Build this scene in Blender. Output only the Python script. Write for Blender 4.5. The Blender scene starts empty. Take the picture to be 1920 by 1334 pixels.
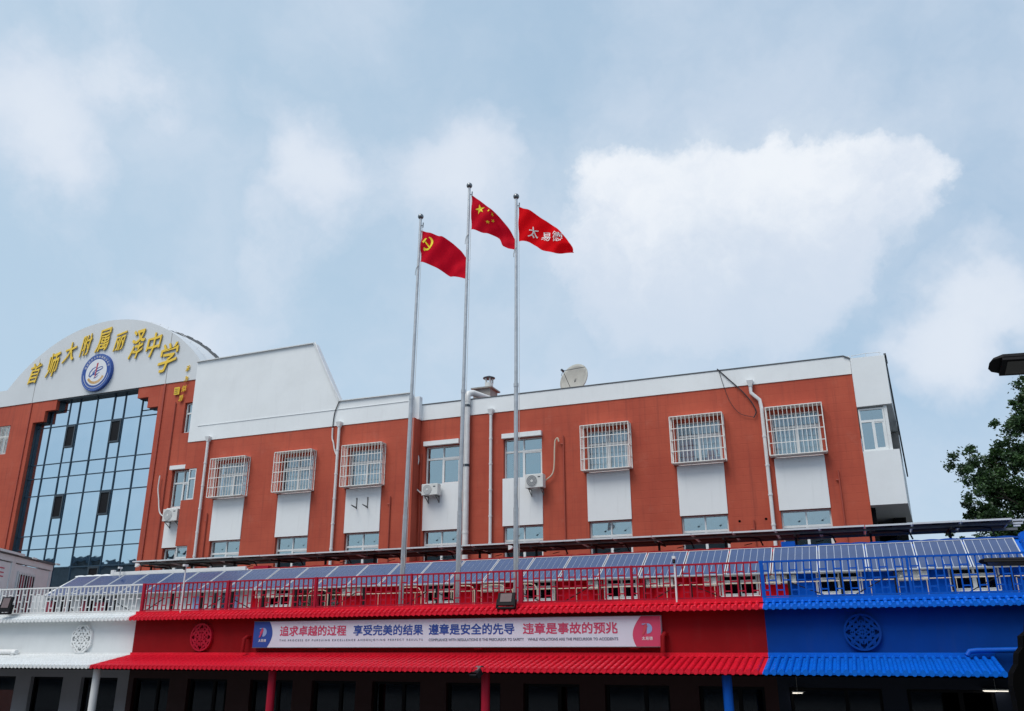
import bpy, math, random
from mathutils import Vector, Matrix
random.seed(7)
PI = math.pi
rad = math.radians
SC = bpy.context.scene
COL = SC.collection

# ------------------------------------------------------------------ camera
CZ = 2.9
PITCH, ROLL, YAW = 0.332978, -0.0021915, 0.382026
cam_data = bpy.data.cameras.new("camera")
cam = bpy.data.objects.new("camera", cam_data)
COL.objects.link(cam)
cam_data.sensor_width = 36.0
cam_data.lens = 36.0 * 1580.48 / 1920.0
cam_data.clip_start = 0.1
cam_data.clip_end = 3000
fw = Vector((-math.sin(YAW) * math.cos(PITCH), math.cos(YAW) * math.cos(PITCH), math.sin(PITCH)))
rt = Vector((math.cos(YAW), math.sin(YAW), 0))
up = rt.cross(fw)
r2 = rt * math.cos(ROLL) + up * math.sin(ROLL)
u2 = -rt * math.sin(ROLL) + up * math.cos(ROLL)
cam.matrix_world = Matrix(((r2.x, u2.x, -fw.x, 0), (r2.y, u2.y, -fw.y, 0), (r2.z, u2.z, -fw.z, CZ), (0, 0, 0, 1)))
SC.camera = cam

# ------------------------------------------------------------------ world, sun, exposure
SUN_EL, SUN_AZ = 58.0, 203.0      # azimuth clockwise from +Y
world = bpy.data.worlds.new("World")
SC.world = world
world.use_nodes = True
wn, wl = world.node_tree.nodes, world.node_tree.links
wn.clear()


def mth(nodes, links, op, a, b=None, c=None):
    n = nodes.new("ShaderNodeMath"); n.operation = op
    for i, v in enumerate((a, b, c)):
        if v is None: continue
        if isinstance(v, (int, float)): n.inputs[i].default_value = v
        else: links.new(v, n.inputs[i])
    return n.outputs[0]


def vmt(nodes, links, op, a, b=None, s=None):
    n = nodes.new("ShaderNodeVectorMath"); n.operation = op
    for i, v in enumerate((a, b)):
        if v is None: continue
        if isinstance(v, (tuple, Vector)): n.inputs[i].default_value = tuple(v)
        else: links.new(v, n.inputs[i])
    if s is not None: n.inputs["Scale"].default_value = s
    return n.outputs["Value"] if op in ("DISTANCE", "DOT_PRODUCT", "LENGTH") else n.outputs[0]


def mixc(nodes, links, f, a, b, mode='MIX'):
    n = nodes.new("ShaderNodeMix"); n.data_type = 'RGBA'; n.blend_type = mode
    for sock, v in ((n.inputs[0], f), (n.inputs[6], a), (n.inputs[7], b)):
        if isinstance(v, (int, float)): sock.default_value = v
        elif isinstance(v, tuple): sock.default_value = v if len(v) == 4 else (*v, 1)
        else: links.new(v, sock)
    return n.outputs[2]


def noise(nodes, links, vec, scale, detail=4, rough=0.55, out="Fac", dim='3D'):
    n = nodes.new("ShaderNodeTexNoise"); n.noise_dimensions = dim
    n.inputs["Scale"].default_value = scale
    n.inputs["Detail"].default_value = detail
    n.inputs["Roughness"].default_value = rough
    if vec is not None: links.new(vec, n.inputs["Vector"])
    return n.outputs[out]


def mapr(nodes, links, v, a, b, c=0.0, d=1.0, smooth=True):
    n = nodes.new("ShaderNodeMapRange")
    if smooth: n.interpolation_type = 'SMOOTHSTEP'
    links.new(v, n.inputs[0])
    for i, x in enumerate((a, b, c, d)): n.inputs[i + 1].default_value = x
    return n.outputs[0]


sky = wn.new("ShaderNodeTexSky"); sky.sky_type = 'NISHITA'; sky.sun_disc = False
sky.sun_elevation = rad(SUN_EL); sky.sun_rotation = rad(SUN_AZ)
sky.air_density = 1.0; sky.dust_density = 2.0; sky.ozone_density = 1.0
tc = wn.new("ShaderNodeTexCoord")
D = tc.outputs["Generated"]
# thin haze over the clear blue, the blue a little deeper to the right and upwards
sep = wn.new("ShaderNodeSeparateXYZ"); wl.new(D, sep.inputs[0])
deep = mapr(wn, wl, mth(wn, wl, 'ADD', sep.outputs[0], mth(wn, wl, 'MULTIPLY', sep.outputs[2], .8)), -.45, .75)
base = mixc(wn, wl, 0.82, sky.outputs[0], mixc(wn, wl, deep, (3.3, 4.4, 5.35, 1), (2.6, 3.72, 4.9, 1)))
# warp of the look-up direction, so that cloud edges are ragged
w1 = vmt(wn, wl, 'SCALE', vmt(wn, wl, 'SUBTRACT', noise(wn, wl, D, 9.0, 8, 0.62, "Color"), (0.5, 0.5, 0.5)), None, 0.11)
DW = vmt(wn, wl, 'ADD', D, w1)
w2 = vmt(wn, wl, 'SCALE', vmt(wn, wl, 'SUBTRACT', noise(wn, wl, D, 3.5, 6, 0.6, "Color"), (0.5, 0.5, 0.5)), None, 0.22)
DV = vmt(wn, wl, 'ADD', D, w2)


def cloud_dir(az, el):
    a, e = rad(az), rad(el)
    return Vector((math.sin(a) * math.cos(e), math.cos(a) * math.cos(e), math.sin(e)))


# clouds by compass bearing, height and radius (radians)
CUM = [ (-15.7, 30.4, 0.054), (-12.8, 30.8, 0.051), (-9.2, 31.1, 0.051), (-6.0, 31.4, 0.047), (-2.7, 30.2, 0.051), (0.7, 30.0, 0.054), (3.8, 29.5, 0.051), (6.5, 29.2, 0.047), (8.0, 27.6, 0.044), (-14.2, 27.7, 0.07), (-9.8, 28.1, 0.076), (-5.2, 27.6, 0.082), (-0.9, 27.0, 0.082), (3.3, 26.6, 0.076), (6.5, 25.8, 0.051), (-17.3, 25.0, 0.054), (-13.2, 24.1, 0.076), (-8.6, 23.8, 0.089), (-3.5, 23.6, 0.095), (1.1, 23.3, 0.07), (-15.9, 21.4, 0.057), (-11.5, 20.5, 0.076), (-6.4, 19.7, 0.076), (-2.1, 20.3, 0.063) ]
VEIL = [ (-54.8, 31.0, 0.082, 0.8), (-51.6, 36.2, 0.07, 0.55), (-55.7, 27.6, 0.076, 0.5), (-40.0, 34.2, 0.07, 0.45), (-36.4, 30.3, 0.089, 0.5), (-41.1, 27.3, 0.057, 0.6), (-28.5, 32.0, 0.108, 0.5), (-24.4, 33.2, 0.082, 0.5), (-26.3, 27.9, 0.095, 0.4), (-39.3, 21.3, 0.082, 0.55), (-44.3, 19.4, 0.07, 0.75), (-47.8, 20.9, 0.051, 0.4), (9.8, 21.7, 0.076, 0.55), (7.5, 18.6, 0.082, 0.5), (3.0, 17.9, 0.057, 0.5), (9.6, 15.6, 0.076, 0.4), (-31.4, 39.2, 0.025, 0.6), (-53.0, 23.5, 0.095, 0.3) ]
VEIL += [(-47.5, 31.5, .045, .5), (-49.5, 34, .05, .4), (-38.5, 31.5, .04, .45), (-35, 30.5, .035, .4), (-27.2, 39.0, .022, .9), (-28.8, 37.6, .02, .5), (7, 15.5, .06, .5), (11, 19.5, .06, .5), (-2, 14.5, .05, .4), (60, 35, .5, .6), (150, 40, .7, .6), (-110, 35, .6, .6), (200, 25, .4, .6), (20, 60, .3, .4), (-60, 62, .3, .4)]


def field(items, vec, wide):
    tot = None
    for it in items:
        az, el, r = it[:3]; w_ = it[3] if len(it) > 3 else 1.0
        m_ = mapr(wn, wl, vmt(wn, wl, 'DISTANCE', vec, cloud_dir(az, el)), r * wide, 0.0, 0.0, w_)
        tot = m_ if tot is None else mth(wn, wl, 'ADD', tot, m_)
    return tot


cum = field(CUM, DW, 1.45)
veil = field(VEIL, DV, 1.5)
fine = noise(wn, wl, DW, 16.0, 9, 0.62)
cover = mapr(wn, wl, mth(wn, wl, 'ADD', cum, mth(wn, wl, 'MULTIPLY', mth(wn, wl, 'SUBTRACT', fine, .5), 1.9)), 0.08, 1.9, 0.0, 1.0)
cover = mth(wn, wl, 'MULTIPLY', cover, mapr(wn, wl, mth(wn, wl, 'ADD', sep.outputs[2], mth(wn, wl, 'MULTIPLY', noise(wn, wl, DV, 4.5, 6, .6), .35)), .40, .68, .62, .97))
soft = mapr(wn, wl, mth(wn, wl, 'ADD', veil, mth(wn, wl, 'MULTIPLY', mth(wn, wl, 'SUBTRACT', noise(wn, wl, DV, 9.0, 9, .62), .5), 1.1)), 0.08, 1.05, 0.0, 0.9)
thin = mapr(wn, wl, noise(wn, wl, DV, 2.6, 6, 0.58), 0.34, 0.70, 0.04, 0.68)
mask2 = mth(wn, wl, 'MAXIMUM', cover, mth(wn, wl, 'MAXIMUM', soft, thin))
# bright heads, greyer bodies
head = mapr(wn, wl, mth(wn, wl, 'ADD', sep.outputs[2], mth(wn, wl, 'MULTIPLY', noise(wn, wl, DW, 9.0, 8, .62), .42)), .57, .76)
shade = mth(wn, wl, 'MULTIPLY', head, cover)
shade = mth(wn, wl, 'ADD', shade, mth(wn, wl, 'MULTIPLY', mapr(wn, wl, veil, .5, 1.3), .45))
ccol = mixc(wn, wl, shade, (4.45, 4.95, 5.7, 1), (5.75, 6.0, 6.35, 1))
skyc = mixc(wn, wl, mask2, base, ccol)
bg = wn.new("ShaderNodeBackground"); bg.inputs["Strength"].default_value = 0.1
wl.new(skyc, bg.inputs["Color"])
wo = wn.new("ShaderNodeOutputWorld"); wl.new(bg.outputs[0], wo.inputs[0])

sd = bpy.data.lights.new("sun", 'SUN'); sd.energy = 1.5; sd.angle = rad(34); sd.color = (1.0, 0.95, 0.88)
sun = bpy.data.objects.new("sun", sd); COL.objects.link(sun)
sdir = Vector((math.sin(rad(SUN_AZ)) * math.cos(rad(SUN_EL)), math.cos(rad(SUN_AZ)) * math.cos(rad(SUN_EL)), math.sin(rad(SUN_EL))))
sun.rotation_euler = sdir.to_track_quat('Z', 'Y').to_euler()
sun.location = (-10, -20, 40)
SC.view_settings.view_transform = 'Standard'
SC.view_settings.look = 'None'
SC.view_settings.exposure = 0.62
SC.view_settings.gamma = 1.0
SC.view_settings.use_curve_mapping = False
SC.cycles.max_bounces = 6


# ------------------------------------------------------------------ materials
def new_mat(name):
    m = bpy.data.materials.new(name); m.use_nodes = True
    return m, m.node_tree.nodes, m.node_tree.links, m.node_tree.nodes["Principled BSDF"]


def paint(name, col, rough=0.6, var=0.12, scale=1.5, bump=0.15, bscale=60, metal=0.0, dirt=0.0, spec=0.5, streak=0.0):
    m, n, l, b = new_mat(name)
    t = n.new("ShaderNodeTexCoord").outputs["Object"]
    a = noise(n, l, t, scale, 6, 0.6)
    dark = tuple(c * (1 - var) for c in col); lite = tuple(min(1, c * (1 + var * .6)) for c in col)
    c = mixc(n, l, mapr(n, l, a, .3, .7), dark, lite)
    if dirt > 0:
        f = mapr(n, l, noise(n, l, t, scale * 4.3, 8, 0.7), .52, .78, 0, dirt)
        c = mixc(n, l, f, c, tuple(x * .55 + .02 for x in col))
    if streak > 0:
        mp = n.new("ShaderNodeMapping"); mp.inputs["Scale"].default_value = (3.0, 3.0, .30)
        l.new(t, mp.inputs[0])
        f = mapr(n, l, noise(n, l, mp.outputs[0], 1.6, 6, 0.65), .53, .76, 0, streak)
        c = mixc(n, l, f, c, tuple(x * .6 + .03 for x in col))
    l.new(c, b.inputs["Base Color"])
    b.inputs["Roughness"].default_value = rough; b.inputs["Metallic"].default_value = metal
    b.inputs["Specular IOR Level"].default_value = spec
    if bump > 0:
        bp = n.new("ShaderNodeBump"); bp.inputs["Strength"].default_value = bump; bp.inputs["Distance"].default_value = .01
        l.new(noise(n, l, t, bscale, 3, .6), bp.inputs["Height"]); l.new(bp.outputs[0], b.inputs["Normal"])
    return m


def stucco_red():
    m, n, l, b = new_mat("brick_red_render")
    t = n.new("ShaderNodeTexCoord").outputs["Object"]
    c = mixc(n, l, mapr(n, l, noise(n, l, t, .5, 6, .6), .3, .7), (.40, .064, .034), (.48, .088, .046))
    # old courses showing faintly through the paint
    mp = n.new("ShaderNodeMapping"); mp.inputs["Rotation"].default_value = (rad(90), 0, 0); l.new(t, mp.inputs[0])
    br = n.new("ShaderNodeTexBrick"); l.new(mp.outputs[0], br.inputs["Vector"])
    br.inputs["Scale"].default_value = 1.0; br.inputs["Brick Width"].default_value = 60; br.inputs["Row Height"].default_value = .29
    br.inputs["Mortar Size"].default_value = .02; br.inputs["Mortar Smooth"].default_value = .6
    br.inputs["Color1"].default_value = (.45, .45, .45, 1); br.inputs["Color2"].default_value = (.56, .56, .56, 1); br.inputs["Mortar"].default_value = (.3, .3, .3, 1)
    c = mixc(n, l, .10, c, br.outputs["Color"], 'OVERLAY')
    f = mapr(n, l, noise(n, l, t, 1.3, 9, .72), .54, .78, 0, .55)
    c = mixc(n, l, f, c, (.46, .13, .085))
    mp2 = n.new("ShaderNodeMapping"); mp2.inputs["Scale"].default_value = (4.0, 4.0, .18); l.new(t, mp2.inputs[0])
    c = mixc(n, l, mapr(n, l, noise(n, l, mp2.outputs[0], 1.7, 8, .65), .48, .75, 0, .5), c, (.23, .042, .028))
    l.new(c, b.inputs["Base Color"]); b.inputs["Roughness"].default_value = .85
    bp = n.new("ShaderNodeBump"); bp.inputs["Strength"].default_value = .25; bp.inputs["Distance"].default_value = .012
    l.new(mth(n, l, 'ADD', noise(n, l, t, 35, 5, .65), mth(n, l, 'MULTIPLY', br.outputs["Fac"], -.6)), bp.inputs["Height"])
    l.new(bp.outputs[0], b.inputs["Normal"])
    return m


def glass_pane(name, refl, tint, gcol, rough=.02, wav=.06, wscale=1.1):
    m, n, l, b = new_mat(name); n.remove(b)
    t = n.new("ShaderNodeTexCoord").outputs["Object"]
    gl = n.new("ShaderNodeBsdfGlossy"); gl.inputs["Color"].default_value = (*gcol, 1); gl.inputs["Roughness"].default_value = rough
    tr = n.new("ShaderNodeBsdfTransparent"); tr.inputs["Color"].default_value = (*tint, 1)
    bp = n.new("ShaderNodeBump"); bp.inputs["Strength"].default_value = wav; bp.inputs["Distance"].default_value = .2
    l.new(noise(n, l, t, wscale, 2, .5), bp.inputs["Height"]); l.new(bp.outputs[0], gl.inputs["Normal"])
    mx = n.new("ShaderNodeMixShader"); mx.inputs[0].default_value = refl
    l.new(tr.outputs[0], mx.inputs[1]); l.new(gl.outputs[0], mx.inputs[2])
    l.new(mx.outputs[0], n["Material Output"].inputs[0])
    return m


def mirror_glass():
    m, n, l, b = new_mat("blue_mirror_glass"); n.remove(b)
    t = n.new("ShaderNodeTexCoord").outputs["Object"]
    gl = n.new("ShaderNodeBsdfGlossy"); gl.inputs["Roughness"].default_value = .015
    l.new(mixc(n, l, mapr(n, l, noise(n, l, t, .35, 2), .35, .65), (.60, .76, .86), (.70, .84, .92)), gl.inputs["Color"])
    df = n.new("ShaderNodeBsdfDiffuse"); df.inputs["Color"].default_value = (.012, .03, .05, 1)
    bp = n.new("ShaderNodeBump"); bp.inputs["Strength"].default_value = .018; bp.inputs["Distance"].default_value = .25
    l.new(noise(n, l, t, .9, 2, .5), bp.inputs["Height"]); l.new(bp.outputs[0], gl.inputs["Normal"])
    mx = n.new("ShaderNodeMixShader"); mx.inputs[0].default_value = .84
    l.new(df.outputs[0], mx.inputs[1]); l.new(gl.outputs[0], mx.inputs[2])
    l.new(mx.outputs[0], n["Material Output"].inputs[0])
    return m


def emis(name, col, s):
    m, n, l, b = new_mat(name)
    b.inputs["Emission Color"].default_value = (*col, 1); b.inputs["Emission Strength"].default_value = s
    b.inputs["Base Color"].default_value = (*col, 1)
    return m


def cloth(name, col):
    m, n, l, b = new_mat(name)
    t = n.new("ShaderNodeTexCoord").outputs["Object"]
    l.new(mixc(n, l, noise(n, l, t, 3, 3), tuple(c * .85 for c in col), col), b.inputs["Base Color"])
    b.inputs["Roughness"].default_value = .8; b.inputs["Specular IOR Level"].default_value = .08
    tr = n.new("ShaderNodeBsdfTranslucent"); tr.inputs[0].default_value = (*col, 1)
    mx = n.new("ShaderNodeMixShader"); mx.inputs[0].default_value = .45
    l.new(b.outputs[0], mx.inputs[1]); l.new(tr.outputs[0], mx.inputs[2]); l.new(mx.outputs[0], n["Material Output"].inputs[0])
    return m


M = dict(
    red=stucco_red(),
    white=paint("white_render", (.79, .82, .83), .85, .04, .6, .15, 30, streak=.14, dirt=.06),
    gable=paint("grey_white_render", (.66, .69, .71), .85, .04, .5, .15, 30, streak=.06, dirt=.05),
    coping=paint("dark_coping", (.10, .11, .12), .7, .2, 2),
    pvc=paint("white_pvc", (.72, .73, .73), .35, .06, 3, .05, dirt=.15),
    pipe_dirty=paint("weathered_white_pipe", (.74, .74, .73), .5, .08, 3, .1, dirt=.35),
    redpipe=paint("red_painted_conduit", (.36, .06, .035), .6, .1, 3),
    dark=paint("dark_frame_metal", (.03, .045, .06), .4, .1, 3, 0),
    mullion=paint("blue_grey_mullion", (.018, .05, .085), .4, .1, 3, 0),
    frame=paint("white_window_frame", (.74, .77, .77), .4, .05, 3, .03, dirt=.15),
    cage=paint("cream_cage_metal", (.84, .83, .79), .5, .05, 6, .05, dirt=.15),
    gold=paint("gold_leaf_letters", (.90, .60, .05), .4, .08, 4, .05, 30),
    goldside=paint("gold_letter_sides", (.42, .27, .03), .5, .1, 4),
    blue_badge=paint("badge_blue", (.015, .07, .33), .4, .05, 3, 0),
    badge_white=paint("badge_white", (.75, .77, .8), .5, .03, 3, 0),
    badge_red=paint("badge_red", (.50, .06, .09), .5, .03, 3, 0),
    badge_orange=paint("badge_orange", (.65, .38, .12), .5, .03, 3, 0),
    steel=paint("brushed_steel", (.52, .53, .54), .38, .15, 4, .1, 80, metal=.75, dirt=.3),
    ball=paint("dark_steel_ball", (.20, .21, .22), .25, .1, 4, 0, metal=.9),
    rope=paint("halyard_rope", (.5, .5, .48), .9, .1, 4, 0),
    flag_dark=cloth("flag_red_deep", (.66, .006, .024)),
    flag_mid=cloth("flag_red", (.68, .006, .026)),
    flag_bright=cloth("flag_scarlet", (.86, .004, .010)),
    yellow=paint("flag_yellow", (.85, .68, .02), .7, .03, 3, 0),
    flagwhite=paint("flag_white_print", (.8, .8, .8), .7, .03, 3, 0),
    tile_red=paint("crimson_roof_tile", (.68, .008, .028), .38, .14, 3, .1, 50, dirt=.25, spec=.35),
    tile_blue=paint("azure_roof_tile", (.0, .125, .62), .38, .14, 3, .1, 50, dirt=.25, spec=.3),
    tile_white=paint("white_roof_tile", (.78, .80, .80), .4, .05, 3, .1, 50, dirt=.12),
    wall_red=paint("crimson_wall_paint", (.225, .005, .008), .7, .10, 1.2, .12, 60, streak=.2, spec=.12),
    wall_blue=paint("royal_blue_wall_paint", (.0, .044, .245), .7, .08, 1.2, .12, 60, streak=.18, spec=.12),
    wall_white=paint("white_wall_paint", (.70, .73, .74), .7, .04, 1.2, .12, 60, streak=.1),
    shaded_blue=paint("shaded_blue_porch", (.0, .006, .025), .6, .1, 1.2),  # blue wall darkened to paint in the shade under the eave
    shaded_white=paint("shaded_white_porch", (.40, .39, .42), .7, .06, 1.2),  # white wall greyed, with the porch shade in its colour
    shaded_red=paint("shaded_red_porch", (.045, .007, .006), .6, .1, 1.2),  # red wall with the eave's shade put into its colour
    rail_red=paint("crimson_rail_paint", (.38, .006, .028), .5, .08, 5, .05, spec=.25),
    rail_blue=paint("blue_rail_paint", (.0, .085, .46), .5, .08, 5, .05, spec=.2),
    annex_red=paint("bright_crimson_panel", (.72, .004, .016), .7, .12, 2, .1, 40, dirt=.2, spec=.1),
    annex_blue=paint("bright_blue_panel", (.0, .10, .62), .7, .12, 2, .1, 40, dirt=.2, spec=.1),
    rail_white=paint("white_rail_paint", (.76, .77, .77), .45, .05, 5, .05),
    cell=paint("solar_cell_blue", (.040, .068, .175), .16, .14, 2.2, 0, spec=.7, dirt=.25),
    pframe=paint("anodised_frame", (.62, .64, .66), .35, .05, 4, 0, metal=.2),
    busbar=paint("panel_gridline", (.50, .56, .66), .3, .02, 4, 0),
    pback=paint("panel_underside", (.014, .015, .017), .7, .15, 3),
    rack=paint("galvanised_rack", (.16, .165, .165), .5, .15, 3, .1, metal=.5),
    black=paint("black_metal", (.006, .006, .008), .6, .1, 4, .05, spec=.2),
    lampgrey=paint("lamp_diffuser", (.085, .082, .075), .3, .1, 8, .1),
    lampred=paint("floodlight_glass", (.16, .11, .11), .2, .1, 8, 0),
    board=paint("banner_board", (.60, .66, .76), .5, .04, .8, .03),
    print_red=paint("print_red", (.52, .045, .12), .6, .03, 4, 0),
    print_blue=paint("print_blue", (.015, .06, .31), .6, .03, 4, 0),
    print_grey=paint("print_grey", (.16, .19, .25), .6, .03, 4, 0),
    print_sky=paint("print_pale_blue", (.25, .36, .62), .6, .03, 4, 0),
    ac=paint("ac_casing", (.68, .69, .67), .45, .05, 4, .05, dirt=.25),
    fan=paint("ac_grille", (.22, .23, .24), .5, .1, 6, .1),
    fan_pale=paint("ac_grille_pale", (.45, .46, .46), .5, .1, 6, .1),
    dish=paint("dish_grey", (.42, .42, .38), .6, .08, 3, .05, dirt=.3),
    concrete=paint("concrete", (.30, .29, .27), .85, .15, 1.5, .3, 20, dirt=.4),
    flat_black=paint('porch_shade_black', (.002, .002, .002), .95, .1, 1, 0, spec=.05),  # near-black puts porch shade into the ceiling colour; also for awning and wall holes
    ground=paint("pale_paving", (.12, .12, .115), .9, .2, .4, .3, 40),
    room=paint("room_shade", (.010, .0105, .012), .9, .2, 1),  # near-black surfaces carry the shade of unlit rooms in their colour
    curtain=paint("pale_curtain", (.72, .78, .82), .8, .08, 2, 0),
    curtain_maroon=paint("maroon_cloth", (.28, .04, .07), .8, .1, 2, 0),
    curtain_blue=paint("blue_cloth", (.08, .20, .45), .8, .15, 2, 0),
    curtain_green=paint("green_yellow_cloth", (.22, .25, .04), .8, .35, 9, 0),
    curtain_yellow=paint("ochre_cloth", (.32, .17, .02), .8, .15, 2, 0),
    glass=glass_pane("window_glass", .50, (.42, .50, .50), (.66, .80, .84)),
    glass_clear=glass_pane("caged_window_glass", .16, (.80, .86, .88), (.8, .9, .95)),
    glass_dark=glass_pane("shop_glass", .045, (.25, .28, .30), (.6, .68, .8), .03, .01, .6),
    mirror=mirror_glass(),
    cabin=paint("cabin_panel", (.74, .77, .80), .5, .04, 2, .03),
    cabin_white=paint("cabin_white_frame", (.70, .73, .75), .45, .04, 2, .03),
    cream=paint("cream_pipe", (.62, .52, .40), .45, .1, 4, .05),
    cable=paint("black_cable", (.02, .02, .025), .6, .1, 4, 0),
    led=emis("lit_led_panel", (1, .93, .82), .75),
    bark=paint("bark", (.06, .05, .04), .9, .3, 6, .5, 20),
)


def leaf_mat():
    m, n, l, b = new_mat("leaf")
    oi = n.new("ShaderNodeTexCoord").outputs["Object"]
    c = mixc(n, l, mapr(n, l, noise(n, l, oi, 2.6, 4, .6), .36, .64), (.018, .046, .020), (.055, .115, .034))
    l.new(c, b.inputs["Base Color"]); b.inputs["Roughness"].default_value = .5
    tr = n.new("ShaderNodeBsdfTranslucent"); tr.inputs[0].default_value = (.05, .12, .02, 1)
    mx = n.new("ShaderNodeMixShader"); mx.inputs[0].default_value = .2
    l.new(b.outputs[0], mx.inputs[1]); l.new(tr.outputs[0], mx.inputs[2]); l.new(mx.outputs[0], n["Material Output"].inputs[0])
    return m


M['leaf'] = leaf_mat()


# ------------------------------------------------------------------ mesh helpers
class MB:
    """collects shapes in scene coordinates and links them as one mesh object"""
    def __init__(s): s.v = []; s.f = []; s.mi = []; s.m = 0

    def add(s, vs, fs):
        o = len(s.v); s.v += [tuple(p) for p in vs]
        for f in fs: s.f.append(tuple(i + o for i in f)); s.mi.append(s.m)
        return s

    def box(s, x0, x1, y0, y1, z0, z1):
        return s.add([(x0, y0, z0), (x1, y0, z0), (x1, y1, z0), (x0, y1, z0), (x0, y0, z1), (x1, y0, z1), (x1, y1, z1), (x0, y1, z1)],
                     [(0, 3, 2, 1), (4, 5, 6, 7), (0, 1, 5, 4), (1, 2, 6, 5), (2, 3, 7, 6), (3, 0, 4, 7)])

    def bar(s, a, b, w, h=None):
        """square bar between two points"""
        a, b = Vector(a), Vector(b); h = h or w
        d = (b - a).normalized()
        ref = Vector((0, 0, 1)) if abs(d.z) < .9 else Vector((0, 1, 0))
        p = d.cross(ref).normalized() * w / 2; q = d.cross(p).normalized() * h / 2
        vs = [c + i * p + j * q for c in (a, b) for i, j in ((-1, -1), (1, -1), (1, 1), (-1, 1))]
        return s.add(vs, [(0, 1, 2, 3), (7, 6, 5, 4), (0, 4, 5, 1), (1, 5, 6, 2), (2, 6, 7, 3), (3, 7, 4, 0)])

    def tube(s, pts, r, n=8, cap=True):
        pts = [Vector(p) for p in pts]; rs = r if isinstance(r, (list, tuple)) else [r] * len(pts)
        rings = []; pp = None
        for i, p in enumerate(pts):
            d = (pts[min(i + 1, len(pts) - 1)] - pts[max(i - 1, 0)]).normalized()
            if pp is None:
                ref = Vector((0, 0, 1)) if abs(d.z) < .9 else Vector((0, 1, 0)); pp = d.cross(ref).normalized()
            else: pp = (pp - d * pp.dot(d)).normalized()
            q = d.cross(pp)
            rings.append([p + rs[i] * (math.cos(2 * PI * k / n) * pp + math.sin(2 * PI * k / n) * q) for k in range(n)])
        vs = [v for g in rings for v in g]
        fs = [(i * n + k, i * n + (k + 1) % n, (i + 1) * n + (k + 1) % n, (i + 1) * n + k) for i in range(len(pts) - 1) for k in range(n)]
        if cap: fs += [tuple(range(n))[::-1], tuple((len(pts) - 1) * n + k for k in range(n))]
        return s.add(vs, fs)

    def prism(s, poly, y0, y1):
        """polygon given as (x, z), extruded from y0 to y1"""
        n = len(poly)
        return s.add([(x, y0, z) for x, z in poly] + [(x, y1, z) for x, z in poly],
                     [tuple(range(n)), tuple(range(2 * n - 1, n - 1, -1))] + [(i, (i + 1) % n + 0, (i + 1) % n + n, i + n)[::-1] for i in range(n)])

    def disc(s, cx, cy, cz, r, t, n=32, rin=0.0, tilt=None):
        """disc or ring facing -Y"""
        o = [(cx + r * math.cos(2 * PI * k / n), cz + r * math.sin(2 * PI * k / n)) for k in range(n)]
        if rin <= 0: return s.prism(o, cy, cy + t)
        i_ = [(cx + rin * math.cos(2 * PI * k / n), cz + rin * math.sin(2 * PI * k / n)) for k in range(n)]
        vs = [(x, cy, z) for x, z in o] + [(x, cy, z) for x, z in i_] + [(x, cy + t, z) for x, z in o] + [(x, cy + t, z) for x, z in i_]
        fs = []
        for k in range(n):
            j = (k + 1) % n
            fs += [(k, j, n + j, n + k), (2 * n + k, 2 * n + j, j, k), (n + k, n + j, 3 * n + j, 3 * n + k)]
        return s.add(vs, fs)

    def wall(s, x0, x1, z0, z1, y0, y1, openings):
        """front wall slab from y0 to y1 with rectangular openings (x0,x1,z0,z1)"""
        xs = sorted({x0, x1, *[min(max(o[i], x0), x1) for o in openings for i in (0, 1)]})
        zs = sorted({z0, z1, *[min(max(o[i], z0), z1) for o in openings for i in (2, 3)]})

        def solid(i, j):
            if i < 0 or j < 0 or i >= len(xs) - 1 or j >= len(zs) - 1: return False
            cx, cz = (xs[i] + xs[i + 1]) / 2, (zs[j] + zs[j + 1]) / 2
            return not any(o[0] < cx < o[1] and o[2] < cz < o[3] for o in openings)
        for i in range(len(xs) - 1):
            for j in range(len(zs) - 1):
                if not solid(i, j): continue
                a, b, c, d = xs[i], xs[i + 1], zs[j], zs[j + 1]
                s.add([(a, y0, c), (b, y0, c), (b, y0, d), (a, y0, d)], [(0, 1, 2, 3)])
                s.add([(a, y1, c), (b, y1, c), (b, y1, d), (a, y1, d)], [(3, 2, 1, 0)])
                if not solid(i - 1, j): s.add([(a, y0, c), (a, y1, c), (a, y1, d), (a, y0, d)], [(3, 2, 1, 0)])
                if not solid(i + 1, j): s.add([(b, y0, c), (b, y1, c), (b, y1, d), (b, y0, d)], [(0, 1, 2, 3)])
                if not solid(i, j - 1): s.add([(a, y0, c), (b, y0, c), (b, y1, c), (a, y1, c)], [(3, 2, 1, 0)])
                if not solid(i, j + 1): s.add([(a, y0, d), (b, y0, d), (b, y1, d), (a, y1, d)], [(0, 1, 2, 3)])
        return s

    def mesh(s, name, mats, loc=(0, 0, 0), smooth=False):
        me = bpy.data.meshes.new(name)
        me.from_pydata([(x - loc[0], y - loc[1], z - loc[2]) for x, y, z in s.v], [], s.f)
        for m in (mats if isinstance(mats, (list, tuple)) else [mats]): me.materials.append(M[m] if isinstance(m, str) else m)
        me.polygons.foreach_set("material_index", s.mi)
        if smooth:
            me.polygons.foreach_set("use_smooth", [True] * len(me.polygons))
            me.set_sharp_from_angle(angle=rad(40))
        me.update()
        return me

    def build(s, name, mats, parent=None, loc=None, smooth=False, label=None):
        """the object's origin goes to loc (default: middle of its bottom)"""
        if loc is None:
            xs, ys, zs = [v[0] for v in s.v], [v[1] for v in s.v], [v[2] for v in s.v]
            loc = ((min(xs) + max(xs)) / 2, (min(ys) + max(ys)) / 2, min(zs))
        o = bpy.data.objects.new(name, s.mesh(name, mats, loc, smooth))
        COL.objects.link(o); place(o, loc, parent)
        if label: o['label'] = label
        return o


WPOS = {}


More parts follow.
